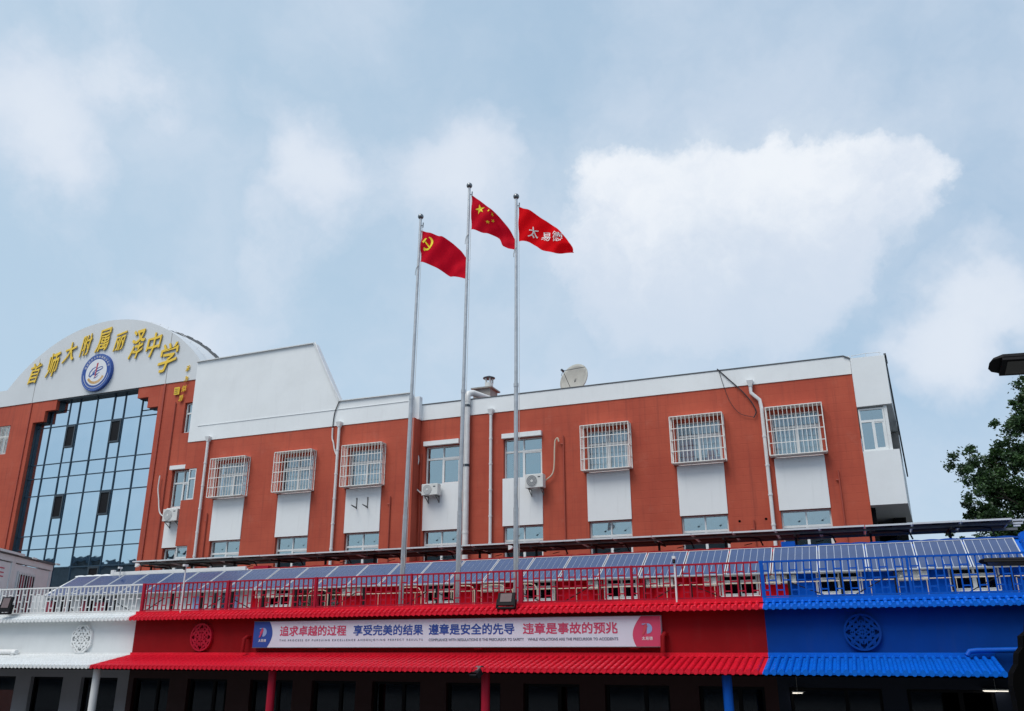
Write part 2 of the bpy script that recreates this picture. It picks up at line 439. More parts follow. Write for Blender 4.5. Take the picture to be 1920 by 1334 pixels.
def place(o, loc, parent=None):
    WPOS[o.name] = Vector(loc)
    if parent is not None:
        o.parent = parent; o.location = Vector(loc) - WPOS[parent.name]
    else: o.location = loc
    return o


def empty(name, loc, label, cat, group=None):
    o = bpy.data.objects.new(name, None); COL.objects.link(o); o.empty_display_size = .3
    place(o, loc); return tag(o, label, cat, group)


def tag(o, label=None, cat=None, group=None, kind=None):
    if label: o['label'] = label
    if cat: o['category'] = cat
    if group: o['group'] = group
    if kind: o['kind'] = kind
    return o


def inst(me, name, loc, parent=None, rot=None):
    """another object of a shared mesh"""
    o = bpy.data.objects.new(name, me); COL.objects.link(o); place(o, loc, parent)
    if rot: o.rotation_euler = rot
    return o


def copy_tree(o, parent=None):
    c = o.copy(); COL.objects.link(c); c.parent = parent
    if parent is None: WPOS[c.name] = Vector(c.location)
    for ch in [x for x in bpy.data.objects if x.parent == o]: copy_tree(ch, c)
    return c


ORD = ['first', 'second', 'third', 'fourth', 'fifth', 'sixth', 'seventh', 'eighth', 'ninth', 'tenth', 'eleventh', 'twelfth', 'thirteenth',
       'fourteenth', 'fifteenth', 'sixteenth', 'seventeenth', 'eighteenth', 'nineteenth', 'twentieth', 'twenty-first', 'twenty-second',
       'twenty-third', 'twenty-fourth', 'twenty-fifth', 'twenty-sixth', 'twenty-seventh', 'twenty-eighth', 'twenty-ninth', 'thirtieth']


def text_pts(body, bold=0.0, ext=0.0):
    """glyph outlines of the built-in font as (verts, faces) in x,y with z the depth"""
    c = bpy.data.curves.new('tmp', 'FONT'); c.body = body; c.size = 1; c.offset = bold; c.extrude = ext; c.resolution_u = 3
    o = bpy.data.objects.new('tmp', c); COL.objects.link(o)
    me = bpy.data.meshes.new_from_object(o.evaluated_get(bpy.context.evaluated_depsgraph_get()))
    vs = [tuple(v.co) for v in me.vertices]; fs = [tuple(p.vertices) for p in me.polygons]
    bpy.data.objects.remove(o); bpy.data.curves.remove(c); bpy.data.meshes.remove(me)
    return vs, fs


def text_box(mb, body, x0, x1, z0, z1, y, bold=0.0, ext=0.0, depth=0.0, warp=None):
    """fit the glyphs into a rectangle on a wall facing -Y; bold lays shifted copies a hair apart"""
    if bold > 0:
        b = bold * (z1 - z0); k = 0
        for dx in (-.5, .5):
            for dz in (-.5, .5):
                text_box(mb, body, x0 + dx * b, x1 + dx * b, z0 + dz * b, z1 + dz * b, y - k * .0006, 0, ext, depth, warp); k += 1
        return mb
    vs, fs = text_pts(body, 0, ext)
    if warp: vs = [warp(v) for v in vs]
    ax, bx = min(v[0] for v in vs), max(v[0] for v in vs); az, bz = min(v[1] for v in vs), max(v[1] for v in vs)
    dz = max(abs(v[2]) for v in vs) or 1
    mb.add([(x0 + (v[0] - ax) / (bx - ax) * (x1 - x0), y - v[2] / dz * depth, z0 + (v[1] - az) / (bz - az) * (z1 - z0)) for v in vs], fs)
    return mb


# ------------------------------------------------------------------ ground
g = MB(); g.add([(-900, -900, 0), (900, -900, 0), (900, 900, 0), (-900, 900, 0)], [(0, 1, 2, 3)])
tag(g.build('ground', 'ground', loc=(0, 0, 0)), kind='structure')

# ------------------------------------------------------------------ tall building
F, B = 30.4, 31.0
tower = empty('school_building', (-14, 31, 0), "long brick-red rendered school block with white panels under its windows, behind the flagpoles", 'building')
front_bays = [(-26.76, -25.07), (-23.24, -21.55), (-19.77, -18.08)]
right_bays = [(-16.42, -14.80), (-12.86, -11.17), (-9.35, -7.66), (-5.86, -4.15), (-2.38, -.69)]
caged_f = [True, True, True]; caged_r = [False, False, True, True, True]
UZ0, UZ1, LZ0, LZ1 = 9.24, 10.88, 5.55, 7.38


def tower_wall(x0, x1, y, bays):
    op = []
    for a, b in bays: op += [(a + .03, b - .01, UZ0, UZ1), (a + .03, b - .01, LZ0, LZ1)]
    return op


mb = MB(); mb.wall(-28.68, -16.9, 0, 12.05, F, F + .3, tower_wall(-28.68, -16.9, F, front_bays) + [(-28.69, -27.98, 9.32, 10.78), (-28.69, -27.98, 5.5, 7.25)])
mb.box(-16.898, -16.65, F + .004, 31.0, 0, 12.05)
mb.build('wall', 'red', tower)
mb = MB(); mb.wall(-16.9, 0.57, 0, 12.05, B, B + .3, tower_wall(-16.9, .57, B, right_bays))
mb.build('wall', 'red', tower)
# side and rear shell
mb = MB(); mb.box(-28.6, .5, 40.0, 40.3, 0, 12.7); mb.box(-28.6, .5, B + .3, 40, 12.3, 12.45)
mb.build('rear_shell', 'red', tower)
mb = MB(); mb.box(-28.3, .4, B + 1.6, B + 1.7, 0, 12.2); mb.box(-28.3, .4, B + .32, B + 1.6, 8.1, 8.3); mb.box(-28.3, .4, B + .32, B + 1.6, 11.4, 11.5)
mb.build('interior', 'room', tower)
# parapets
mb = MB(); mb.box(-16.62, .565, B - .03, B + .27, 12.053, 12.72)
mb.build('parapet', 'white', tower)
mb = MB(); mb.box(-16.62, .36, B - .05, B + .32, 12.725, 12.765); mb.bar((.36, B + .1, 12.74), (.60, B + .1, 12.60), .35, .04)
mb.build('coping', 'coping', tower)
gb = MB()
gb.prism([(-28.68, 12.053), (-16.87, 12.053), (-16.87, 13.12), (-20.42, 13.14), (-21.97, 16.07), (-28.68, 16.02)], F - .03, F + .3)
gb.build('blank_gable', 'white', tower, label='blank white raised parapet with a slanted end')
mb = MB(); mb.box(-16.87, -16.60, F + .302, B - .031, 12.053, 13.06)
mb.build('parapet_return', 'white', tower)
mb = MB(); mb.bar((-28.70, F + .1, 16.04), (-21.97, F + .1, 16.09), .44, .04); mb.bar((-21.97, F + .1, 16.09), (-20.42, F + .1, 13.16), .42, .04)
mb.bar((-20.42, F + .1, 13.16), (-16.87, F + .1, 13.14), .42, .03)
mb.build('parapet_capping', 'pvc', tower)
mb = MB(); mb.bar((-28.2, F - .036, 12.79), (-16.95, F - .036, 12.79), .035, .016)
mb.build('drip_moulding', 'white', tower)
# thin white string at the gable edge (lightning tape)
mb = MB(); mb.tube([(-21.95, F - .02, 16.16), (-21.75, F - .05, 15.75), (-20.95, F - .05, 14.2), (-20.38, F - .05, 13.2)], .025, 6)
mb.build('lightning_tape', 'pvc', tower)

# corner block at the right end
mb = MB()
cx0, cx1 = .575, 1.70
mb.add([(cx0, B - .12, 10.80), (cx1, B - .12, 10.82), (cx1 + .38, B + 5, 10.82), (cx0, B + 5, 10.80), (cx0, B - .12, 12.60), (cx1, B - .12, 12.58), (cx1 + .38, B + 5, 12.58), (cx0, B + 5, 12.60)],
       [(0, 3, 2, 1), (4, 5, 6, 7), (0, 1, 5, 4), (1, 2, 6, 5), (2, 3, 7, 6), (3, 0, 4, 7)])
mb.build('corner_fascia', 'white', tower)
mb = MB()
mb.add([(cx0, B - .12, 7.38), (cx1 + .02, B - .12, 7.38), (cx1 + .38, B + 5, 7.38), (cx0, B + 5, 7.38), (cx0, B - .12, 9.22), (cx1 + .02, B - .12, 9.22), (cx1 + .38, B + 5, 9.22), (cx0, B + 5, 9.22)],
       [(0, 3, 2, 1), (4, 5, 6, 7), (0, 1, 5, 4), (1, 2, 6, 5), (2, 3, 7, 6), (3, 0, 4, 7)])
mb.build('corner_spandrel', 'white', tower)
mb = MB(); mb.box(cx0, cx0 + .15, B + .5, B + 5, 0, 7.379); mb.box(cx0 + .8, cx0 + 1.2, B + 3.4, B + 5.2, 0, 7.379); mb.box(cx0 + .15, cx0 + .8, B + 4.8, B + 5, 0, 7.379)
mb.build('entrance_recess', 'room', tower)  # shade of the recess put into the near-black colour
mb = MB(); mb.bar((cx1 + .03, B + .1, 12.55), (cx1 + .44, B + 4.9, 9.20), .05, .22)
mb.bar((cx1 + .02, B - .1, 12.62), (cx1 + .1, B + 1.0, 12.62), .08, .06)
mb.build('edge_coping', 'coping', tower)
mb = MB(); mb.tube([(cx0 + .05, B - .05, 12.70), (cx0 + .5, B - .05, 12.74), (cx1 - .1, B - .05, 12.72)], .012, 5)
for x in (.65, 1.1, 1.55): mb.tube([(x, B - .05, 12.56), (x, B - .05, 12.73)], .01, 5)
mb.build('lightning_wire', 'pvc', tower)


def window(parent, x0, x1, z0, z1, y, glass='glass', cols=2, transom=.70, curtain=None, name='window', frame='frame', fw=.055, split=.5, sash=True, top=True):
    """white framed window > panes and curtain"""
    mb = MB(); t = .07
    mb.box(x0, x0 + fw, y, y + t, z0, z1); mb.box(x1 - fw, x1, y, y + t, z0, z1)
    mb.box(x0 + fw, x1 - fw, y, y + t, z0, z0 + fw); mb.box(x0 + fw, x1 - fw, y, y + t, z1 - fw, z1)
    zt = z0 + (z1 - z0) * transom
    if transom < 1: mb.box(x0 + fw, x1 - fw, y + .002, y + t - .002, zt - .04, zt + .04)
    xm = x0 + (x1 - x0) * split
    if cols == 2:
        mb.box(xm - .045, xm + .045, y + .004, y + t - .004, z0 + fw, zt - .04)
        if transom < 1 and top: mb.box(xm - .025, xm + .025, y + .004, y + t - .004, zt + .04, z1 - fw)
        if sash:
            q = y + .012
            mb.box(xm + .045, x1 - fw, q, q + .03, zt - .085, zt - .04); mb.box(xm + .045, x1 - fw, q, q + .03, z0 + fw, z0 + fw + .05)
            mb.box(x1 - fw - .05, x1 - fw, q, q + .03, z0 + fw + .05, zt - .085)
    w = mb.build(name, frame, parent)
    cells = []
    edges = [x0 + fw, xm, x1 - fw] if cols == 2 else [x0 + fw, x1 - fw]
    for i in range(len(edges) - 1):
        a, b = edges[i] + .001, edges[i + 1] - .001
        if transom < 1: cells += [(a, b, z0 + fw, zt - .04), (a, b, zt + .04, z1 - fw)]
        else: cells += [(a, b, z0 + fw, z1 - fw)]
    for a, b, c, d in cells:
        p = MB(); yy = y + .045 + random.uniform(-.003, .003)
        p.box(a, b, yy, yy + .006, c, d)
        p.build('pane', glass, w)
    if curtain:
        for mat, a, b, c, d in curtain:
            cm = MB(); n = max(6, int((b - a) / .035)); vs = []; fs = []
            for k in range(n + 1):
                x = a + (b - a) * k / n
                yy = y + .13 + .022 * math.sin(k * 1.05) + .012 * math.sin(k * .37 + a)
                vs += [(x, yy, c), (x, yy + .015 * math.sin(k * .8), d)]
            for k in range(n): fs.append((2 * k, 2 * k + 2, 2 * k + 3, 2 * k + 1))
            cm.add(vs, fs); cm.build('curtain', mat, w, smooth=True)
    return w


def cage(parent, x0, x1, z0, z1, yw, d=.40):
    """cream metal security cage > bars"""
    mb = MB(); y0 = yw - d; t = .028
    for x in (x0, x1):
        mb.bar((x, y0, z0), (x, y0, z1), t); mb.bar((x, yw - .02, z0), (x, yw - .02, z1), t)
        for z in (z0, z1): mb.bar((x, y0, z), (x, yw, z), t)
        for k in range(1, 4):
            z = z0 + (z1 - z0) * k / 4; mb.bar((x, y0, z), (x, yw, z), .02)
        mb.bar((x, yw - d * .36, z0), (x, yw - d * .36, z1), .014); mb.bar((x, yw - d * .68, z0), (x, yw - d * .68, z1), .014)
    for z in (z0, z1): mb.bar((x0, y0, z), (x1, y0, z), t); mb.bar((x0, yw - .02, z), (x1, yw - .02, z), t)
    zk = [z0 + (z1 - z0) * k for k in (.245, .49, .735)]
    for z in zk: mb.bar((x0, y0, z), (x1, y0, z), .024)
    mb.box(x0 + .02, x1 - .02, y0 + .02, yw - .02, z0 - .012, z0 - .002)
    mb.box(x0 + .02, x1 - .02, y0 + .02, yw - .02, z1 + .002, z1 + .010)
    for k in (1, 2):
        x = x0 + (x1 - x0) * k / 3
        mb.bar((x, y0, z0 - .02), (x, yw, z0 - .02), .02)
        mb.bar((x, y0, z1 - .02), (x, yw, z1 - .02), .02)
    c = mb.build('window_cage', 'cage', parent)
    key = 'bar%.2f' % (z1 - z0)
    if key not in SHARED:
        b = MB(); b.box(-.009, .009, -.008, .008, 0, z1 - z0); SHARED[key] = b.mesh('cage_bar', 'cage')
    n = 13
    for k in range(1, n): inst(SHARED[key], 'cage_bar', (x0 + (x1 - x0) * k / n, y0, z0), c)
    return c


SHARED = {}
pale = lambda a, b, z0, z1: [('curtain', a, b, z0, z1)]
for i, ((a, b), cg) in enumerate(zip(front_bays + right_bays, caged_f + caged_r)):
    y = F if i < 3 else B
    x0, x1 = a + .03, b - .01
    cur = None
    if cg: cur = pale(x0 + .14, x1 - .03, UZ0 + .05, UZ1 - .12)
    if i == 6: cur = [('curtain', x0 + .55, x1 - .03, UZ0 + .3, UZ1 - .1), ('curtain_maroon', x0 + .1, x0 + .6, UZ0 + .05, UZ1 - .5), ('curtain_maroon', x0 + .95, x1 - .05, UZ0 + .05, UZ0 + .55)]
    if i == 4: cur = [('curtain', x0 + .1, x1 - .2, UZ0 + .05, UZ0 + 1.1)]
    window(tower, x0, x1, UZ0, UZ1, y + .14, 'glass_clear' if cg else 'glass', curtain=cur, transom=.68)
    lc = None
    if i == 1: lc = [('curtain_blue', x0 + .1, x1 - .1, LZ0 + .05, LZ0 + 1.0)]
    if i == 7: lc = [('curtain', x0 + .1, x1 - .1, LZ0 + .05, LZ0 + .95)]
    window(tower, x0, x1, LZ0, LZ1, y + .14, 'glass', curtain=lc, transom=.70)
    p = MB(); p.box(a, b, y - .035, y - .003, LZ1 + .01, UZ0 - .02 if cg else UZ0 + .03)
    p.build('white_panel', 'white', tower)
    if not cg:
        p = MB(); p.box(a, b + .01, y - .16, y - .002, 10.89, 11.08); p.build('lintel', 'white', tower)
    if cg: cage(tower, a - .10, b + .12, 9.28, 11.03, y)
# narrow corner windows left of the front block
window(tower, -28.42, -27.99, 9.33, 10.77, F + .02, 'glass', cols=1, transom=.68)
window(tower, -28.66, -27.99, 5.55, 7.24, F + .06, 'glass', cols=1, transom=.70)
# corner block window
window(tower, .60, 1.42, 9.24, 10.74, B - .02, 'glass', transom=.70, split=.52, top=False)
mb = MB(); mb.box(1.425, 1.53, B - .03, B + .1, 9.225, 10.79); mb.build('corner_post', 'frame', tower)
mb = MB(); mb.box(1.45, 2.02, B + 4.3, B + 4.9, 9.225, 10.80); mb.build('side_wall', 'concrete', tower)
mb = MB(); mb.box(.6, 1.5, B + .9, B + 1.0, 9.23, 10.79); mb.build('stair_wall', 'room', tower)


def pipe_part(parent, pts, r, name, mat, n=8, clips=True):
    mb = MB(); mb.tube(pts, r, n)
    o = mb.build(name, mat, parent, smooth=True)
    if clips:
        for (p, q) in zip(pts[:-1], pts[1:]):
            p, q = Vector(p), Vector(q); L = (q - p).length
            if L < 1.5: continue
            for k in range(1, int(L / 1.05)):
                c = p.lerp(q, k * 1.05 / L); d = (q - p).normalized()
                m2 = MB(); m2.tube([c - d * .03, c + d * .03], r * 1.22, n); m2.build('pipe_collar', mat, o, smooth=True)
    return o


def hopper(parent, x, y, z):
    mb = MB(); mb.add([(x - .12, y - .20, z + .08), (x + .12, y - .20, z + .08), (x + .12, y, z + .08), (x - .12, y, z + .08), (x - .06, y - .16, z - .14), (x + .06, y - .16, z - .14), (x + .06, y, z - .14), (x - .06, y, z - .14)],
                      [(0, 1, 2, 3), (7, 6, 5, 4), (4, 5, 1, 0), (5, 6, 2, 1), (6, 7, 3, 2), (7, 4, 0, 3)])
    mb.build('rain_hopper', 'pvc', parent)


for x, y in ((-27.40, F), (-20.27, F), (-13.35, B)):
    hopper(tower, x, y - .035, 12.10); pipe_part(tower, [(x, y - .12, 12.0), (x, y - .12, 0.2)], .062, 'drainpipe', 'pvc')
hopper(tower, -2.94, B - .035, 12.10)
pipe_part(tower, [(-2.94, B - .12, 12.0), (-2.94, B - .12, 11.72), (-2.66, B - .12, 11.42), (-2.62, B - .12, 11.1), (-2.62, B - .12, .2)], .066, 'drainpipe', 'pvc')
for x, z1, y in ((-10.26, 10.8, B), (-.30, 8.65, B), (-3.28, 7.12, B), (-27.02, 8.63, F), (-17.62, 8.8, F), (-16.55, 10.6, B), (-16.78, 11.9, B)):
    o = pipe_part(tower, [(x, y - .05, z1), (x, y - .05, 3)], .028, 'conduit', 'redpipe', 6, clips=False)
    m2 = MB(); m2.tube([(x - .11, y - .05, z1 - .32), (x - .02, y - .05, z1 - .34)], .025, 6); m2.build('conduit_bend', 'redpipe', o)
for x, z in ((-3.77, 7.10), (-2.86, 7.13)):
    m2 = MB(); m2.disc(x, B - .006, z, .045, .004, 12); m2.build('wall_hole', 'flat_black', tower)
# exhaust duct over the parapet
duct = empty('exhaust_duct', (-14.4, B - .2, 0), "thick white exhaust duct running up the red wall and bending over the parapet", 'duct')
MBd = MB(); MBd.tube([(-14.40, B - .19, 3), (-14.40, B - .19, 12.62)], .125, 14); MBd.build('riser', 'pipe_dirty', duct, smooth=True)
for z in (12.42, 9.9, 7.2):
    m2 = MB(); m2.tube([(-14.40, B - .19, z - .05), (-14.40, B - .19, z + .05)], .135, 14)
    m2.build('clamp', 'dark' if z > 8 else 'pipe_dirty', duct, smooth=True)
MBd = MB(); MBd.tube([(-14.40, B - .19, 12.60), (-14.40, B - .19, 12.80), (-14.37, B - .13, 12.96), (-14.26, B + .05, 13.03), (-14.05, B + .4, 12.98), (-13.82, B + .9, 12.93)], .135, 14)
MBd.build('elbow', 'pipe_dirty', duct, smooth=True)


# ------------------------------------------------------------------ left wing with the arched gable
wing = empty('arched_school_wing', (-36, 31, 0), "left school wing with round-topped grey gable and blue glass front", 'building')
CWX0, CWX1 = -40.04, -31.46
ops = [(CWX0, CWX1, 1, 14.27), (-39.26, -32.17, 14.27, 14.84), (-38.52, -32.90, 14.84, 15.40),
       (-42.6, -41.68, 12.71, 14.30), (-29.74, -28.74, 12.73, 14.26), (-29.97, -28.75, 9.13, 10.92), (-29.97, -28.75, 5.5, 7.26)]
mb = MB(); mb.wall(-48, -28.7, 0, 15.40, B, B + .35, ops); mb.build('wall', 'red', wing)
GR, GCX, GCZ = 8.75, -35.75, 10.70
poly = [(-48, 15.403), (-28.75, 15.403), (-28.75, 16.33)]
a0 = math.acos((16.33 - GCZ) / GR)
for k in range(33):
    a = a0 - 2 * a0 * k / 32
    poly.append((GCX + GR * math.sin(a), GCZ + GR * math.cos(a)))
poly += [(-48, 16.33)]
mb = MB(); mb.prism(poly, B - .04, B + 1.85); mb.build('gable', 'gable', wing)
# dark tiled edge behind the arch
mb = MB()
for k in range(40):
    a = a0 - 2 * a0 * k / 40; a2 = a0 - 2 * a0 * (k + 1) / 40
    r = GR + .02 + (.05 if k % 2 else .02)
    mb.bar((GCX + r * math.sin(a), B + 1.92, GCZ + r * math.cos(a)), (GCX + r * math.sin(a2), B + 1.92, GCZ + r * math.cos(a2)), .10, .14)
mb.build('roof_edge', 'coping', wing)
mb = MB()
for k in range(24):
    a = a0 - 2 * a0 * k / 24; a2 = a0 - 2 * a0 * (k + 1) / 24
    mb.bar((GCX + (GR + .12) * math.sin(a), B + .5, GCZ + (GR + .12) * math.cos(a)), (GCX + (GR + .12) * math.sin(a2), B + .5, GCZ + (GR + .12) * math.cos(a2)), .015)
    mb.bar((GCX + GR * math.sin(a), B + .5, GCZ + GR * math.cos(a)), (GCX + (GR + .13) * math.sin(a), B + .5, GCZ + (GR + .13) * math.cos(a)), .015)
mb.build('lightning_wire', 'pvc', wing)
mb = MB(); mb.box(-48, -28.9, B + 1.0, B + 1.1, 0, 15.3); mb.box(-48, -28.9, B + .4, B + 1.0, 11.3, 11.4); mb.build('interior', 'room', wing)
# dark strips that paint in the reveal shade of the recessed glass front
mb = MB()
mb.box(CWX0 + .002, CWX0 + .03, B + .19, B + .42, 1, 14.268); mb.box(-39.258, -39.23, B + .19, B + .42, 14.27, 14.838); mb.box(-38.518, -38.49, B + .19, B + .42, 14.84, 15.398)
mb.box(CWX0 + .03, -39.232, B + .19, B + .42, 14.24, 14.268); mb.box(-39.228, -38.492, B + .19, B + .42, 14.81, 14.838)
mb.box(-32.90, -32.172, B + .19, B + .42, 14.81, 14.838); mb.box(-32.168, CWX1 - .002, B + .19, B + .42, 14.24, 14.268)
mb.box(-38.48, -32.905, B + .03, B + .42, 15.33, 15.398)
mb.build('reveal_shade', 'dark', wing)
# seams, pilaster strips and pipes
mb = MB(); mb.box(-40.36, -40.30, B - .05, B - .003, 0, 15.39); mb.build('wall_strip', 'redpipe', wing)
mb = MB(); mb.box(-31.20, -31.10, B - .06, B - .003, 0, 15.39); mb.build('wall_strip', 'redpipe', wing)
mb = MB(); mb.box(-40.345, -40.32, B - .048, B - .042, 15.42, 17.9); mb.box(-31.16, -31.135, B - .048, B - .042, 15.42, 18.1); mb.build('render_joint', 'concrete', wing)
pipe_part(wing, [(-30.30, B - .05, 14.34), (-30.30, B - .05, 3)], .03, 'conduit', 'redpipe', 6, clips=False)
# glazing grid
GY = 31.35
vx = [CWX0 + .03, -39.08, -37.88, -37.19, -35.98, -34.79, -34.05, -32.86, CWX1]
hz = [15.36, 13.99, 11.98, 11.25, 10.33, 8.28, 7.61, 6.66, 4.6, 3.9]
glassf = empty('curtain_wall', ((CWX0 + CWX1) / 2, GY, 1), "tall blue mirrored glass front with dark grid set into the arched red wing", 'glass front')
for i, x in enumerate(vx):
    ztop = 14.26 if x < -39.26 or x > -32.17 else (14.83 if x < -38.52 or x > -32.90 else 15.35)
    if i == len(vx) - 1: x -= .03
    m2 = MB(); m2.box(x - .026, x + .026, GY - .03, GY + .05, 3.9, ztop); m2.build('mullion', 'mullion', glassf)
for z in hz:
    xa, xb = (CWX0 + .03, CWX1 - .002) if z < 14.27 else (-38.49, -32.91)
    m2 = MB(); m2.box(xa, xb, GY - .025, GY + .045, z - .024, z + .024); m2.build('transom', 'mullion', glassf)
for i in range(8):
    for j in range(len(hz) - 1):
        za, zb = hz[j + 1] + .022, hz[j] - .022
        if j == 0:
            if i == 0: za, zb, = za, 14.24
            elif i == 1 or i == 7: zb = 14.81 if i == 1 else 14.24
        xa, xb = vx[i] + .024, vx[i + 1] - .024
        if zb - za < .12: continue
        parts = [(za, zb)]
        if i in (2, 5) and j in (1, 4, 7):
            zw = hz[j] - 1.22
            m2 = MB(); m2.box(xa, xb, GY - .06, GY - .01, zw, zw + .09); m2.box(xa, xb, GY - .06, GY - .01, hz[j] - .12, hz[j] - .033)
            m2.box(xa, xa + .08, GY - .06, GY - .01, zw + .09, hz[j] - .12); m2.box(xb - .08, xb, GY - .06, GY - .01, zw + .09, hz[j] - .12)
            sash = m2.build('opening_sash', 'dark', glassf)
            m2 = MB(); m2.box(xa + .08, xb - .08, GY - .03, GY - .02, zw + .09, hz[j] - .12); m2.build('insect_screen', 'black', sash)
            parts = [(za, zw)]
        for c, d in parts:
            m2 = MB(); o = [random.uniform(-.006, .006) for _ in range(3)]
            y = GY + .012
            m2.add([(xa, y + o[0], c), (xb, y + o[1], c), (xb, y + o[1] + o[2], d), (xa, y + o[0] + o[2], d),
                    (xa, y + .02, c), (xb, y + .02, c), (xb, y + .02, d), (xa, y + .02, d)],
                   [(0, 1, 2, 3), (7, 6, 5, 4), (4, 5, 1, 0), (6, 7, 3, 2), (5, 6, 2, 1), (7, 4, 0, 3)])
            m2.build('glass_pane', 'mirror', glassf)
for xa, xb, za, zb in ((-38.49, -37.905, 14.86, 15.33), (-32.83, -32.18, 14.30, 14.80)):
    m2 = MB(); m2.box(xa, xb, GY + .012, GY + .03, za, zb); m2.build('glass_pane', 'mirror', glassf)
# wing windows
w = window(wing, -42.58, -41.70, 12.73, 14.28, B + .14, 'glass', transom=.62)
m2 = MB()
for k in range(9): m2.bar((-42.5 + k * .1, B + .03, 12.73), (-42.5 + k * .1, B + .03, 14.29), .022)
m2.bar((-42.6, B + .03, 13.7), (-41.69, B + .03, 13.7), .03)
m2.build('window_bars', 'cage', wing)
window(wing, -29.72, -28.74, 12.74, 14.24, B + .14, 'glass', transom=.66)
window(wing, -29.95, -28.75, 9.15, 10.9, B + .14, 'glass', transom=.66)
window(wing, -29.95, -28.75, 5.55, 7.24, B + .14, 'glass', transom=.66)
m2 = MB(); m2.box(-30.04, -28.9, B - .16, B - .002, 10.93, 11.12); m2.build('lintel', 'white', wing)
m2 = MB(); m2.box(-30.02, -28.75, B - .03, B - .003, 7.28, 9.12); m2.build('white_panel', 'white', wing)

# gold characters
sign = empty('gable_lettering', (-35.8, B - .06, 16.5), "large gold brush-style characters curving over the grey gable", 'sign')
GOLD = [('首', -40.46, 17.05, .84, 1.16), ('师', -39.20, 17.40, .86, 1.36), ('大', -38.10, 17.95, .92, 1.14), ('附', -36.98, 18.22, .74, 1.26), ('属', -35.80, 18.36, .98, 1.32),
        ('丽', -34.58, 18.12, .80, 1.06), ('泽', -33.35, 17.80, .98, 1.58), ('中', -32.22, 17.60, .96, 1.30), ('学', -31.15, 16.78, 1.20, 1.52)]


def brush(v, k=.28):
    x, y, z = v
    return (x + k * y + .05 * math.sin(y * 5.0), y + .14 * x + .03 * math.sin(x * 7), z)


for ch, x, z, w_, h_ in GOLD:
    m2 = MB()
    text_box(m2, ch, x - w_ / 2, x + w_ / 2, z - h_ / 2, z + h_ / 2, B - .10, bold=.016, ext=.05, depth=.022, warp=brush)
    fc = [f for f in range(len(m2.f))]
    # front faces gold, sides a darker gold with their shade painted in
    for q in fc:
        ys = [m2.v[k][1] for k in m2.f[q]]
        m2.mi[q] = 0 if max(ys) < B - .121 else 1
    m2.build('gold_character', ['gold', 'goldside'], sign)
sig = empty('signature_lettering', (-29.9, B - .06, 15), "small gold signature characters and seal running down beside the gable corner", 'sign')
for ch, x, z, s_ in (('禾', -29.78, 16.02, .26), ('为', -29.80, 15.48, .24), ('似', -29.86, 14.98, .28), ('题', -29.98, 14.50, .28)):
    m2 = MB(); text_box(m2, ch, x - s_ / 2, x + s_ / 2, z - s_ * .6, z + s_ * .6, B - .09, bold=0, ext=.03, depth=.02, warp=brush)
    m2.build('gold_character', 'gold', sig)
m2 = MB(); m2.box(-30.46, -30.14, B - .09, B - .05, 14.72, 15.10); s_ = m2.build('seal', 'gold', sig)
m2 = MB()
for k in range(3): m2.box(-30.41 + k * .09, -30.39 + k * .09, B - .10, B - .091, 14.76, 15.06)
for k in range(3): m2.box(-30.42, -30.18, B - .10, B - .092, 14.79 + k * .1, 14.81 + k * .1)
m2.build('seal_carving', 'goldside', s_)
# round school badge
EX, EZ = -35.80, 16.52
badge = empty('school_badge', (EX, B - .1, EZ - 1), "round blue and white badge with a red stroke under the gold characters", 'badge')
m2 = MB(); m2.disc(EX, B - .21, EZ, 1.02, .165, 56); m2.build('badge_disc', 'blue_badge', badge)
m2 = MB(); m2.disc(EX, B - .218, EZ, .72, .006, 48); m2.build('badge_centre', 'badge_white', badge)
m2 = MB(); m2.disc(EX, B - .217, EZ, .97, .004, 48, rin=.955); m2.build('badge_line', 'print_sky', badge)
m2 = MB()
for k, ch in enumerate('首都师范大学附属丽泽中学'):
    a = rad(158 - k * 12.4); cx, cz = EX + .845 * math.cos(a), EZ + .845 * math.sin(a)
    vs, fs = text_pts(ch, 0)
    mx, mz = (min(v[0] for v in vs) + max(v[0] for v in vs)) / 2, (min(v[1] for v in vs) + max(v[1] for v in vs)) / 2
    t = a - PI / 2
    m2.add([(cx + .15 * ((v[0] - mx) * math.cos(t) - (v[1] - mz) * math.sin(t)), B - .216, cz + .15 * ((v[0] - mx) * math.sin(t) + (v[1] - mz) * math.cos(t))) for v in vs], fs)
for k in range(44):
    a = rad(188 + k * 3.75); cx, cz = EX + .85 * math.cos(a), EZ + .85 * math.sin(a)
    m2.box(cx - .012, cx + .012, B - .2165, B - .2155, cz - .03, cz + .03)
m2.build('badge_lettering', 'badge_white', badge)
m2 = MB()


def ribbon(mb, pts, w, y, t=.008):
    n = len(pts); vs = []
    for i, (x, z) in enumerate(pts):
        a = pts[max(i - 1, 0)]; b = pts[min(i + 1, n - 1)]; d = Vector((b[0] - a[0], b[1] - a[1])).normalized()
        ww = w * (.35 + .65 * math.sin(PI * min(1, max(0, (i + .6) / n))))
        vs += [(x - d.y * ww / 2, y, z + d.x * ww / 2), (x + d.y * ww / 2, y, z - d.x * ww / 2)]
    mb.add(vs, [(2 * i, 2 * i + 1, 2 * i + 3, 2 * i + 2) for i in range(n - 1)])


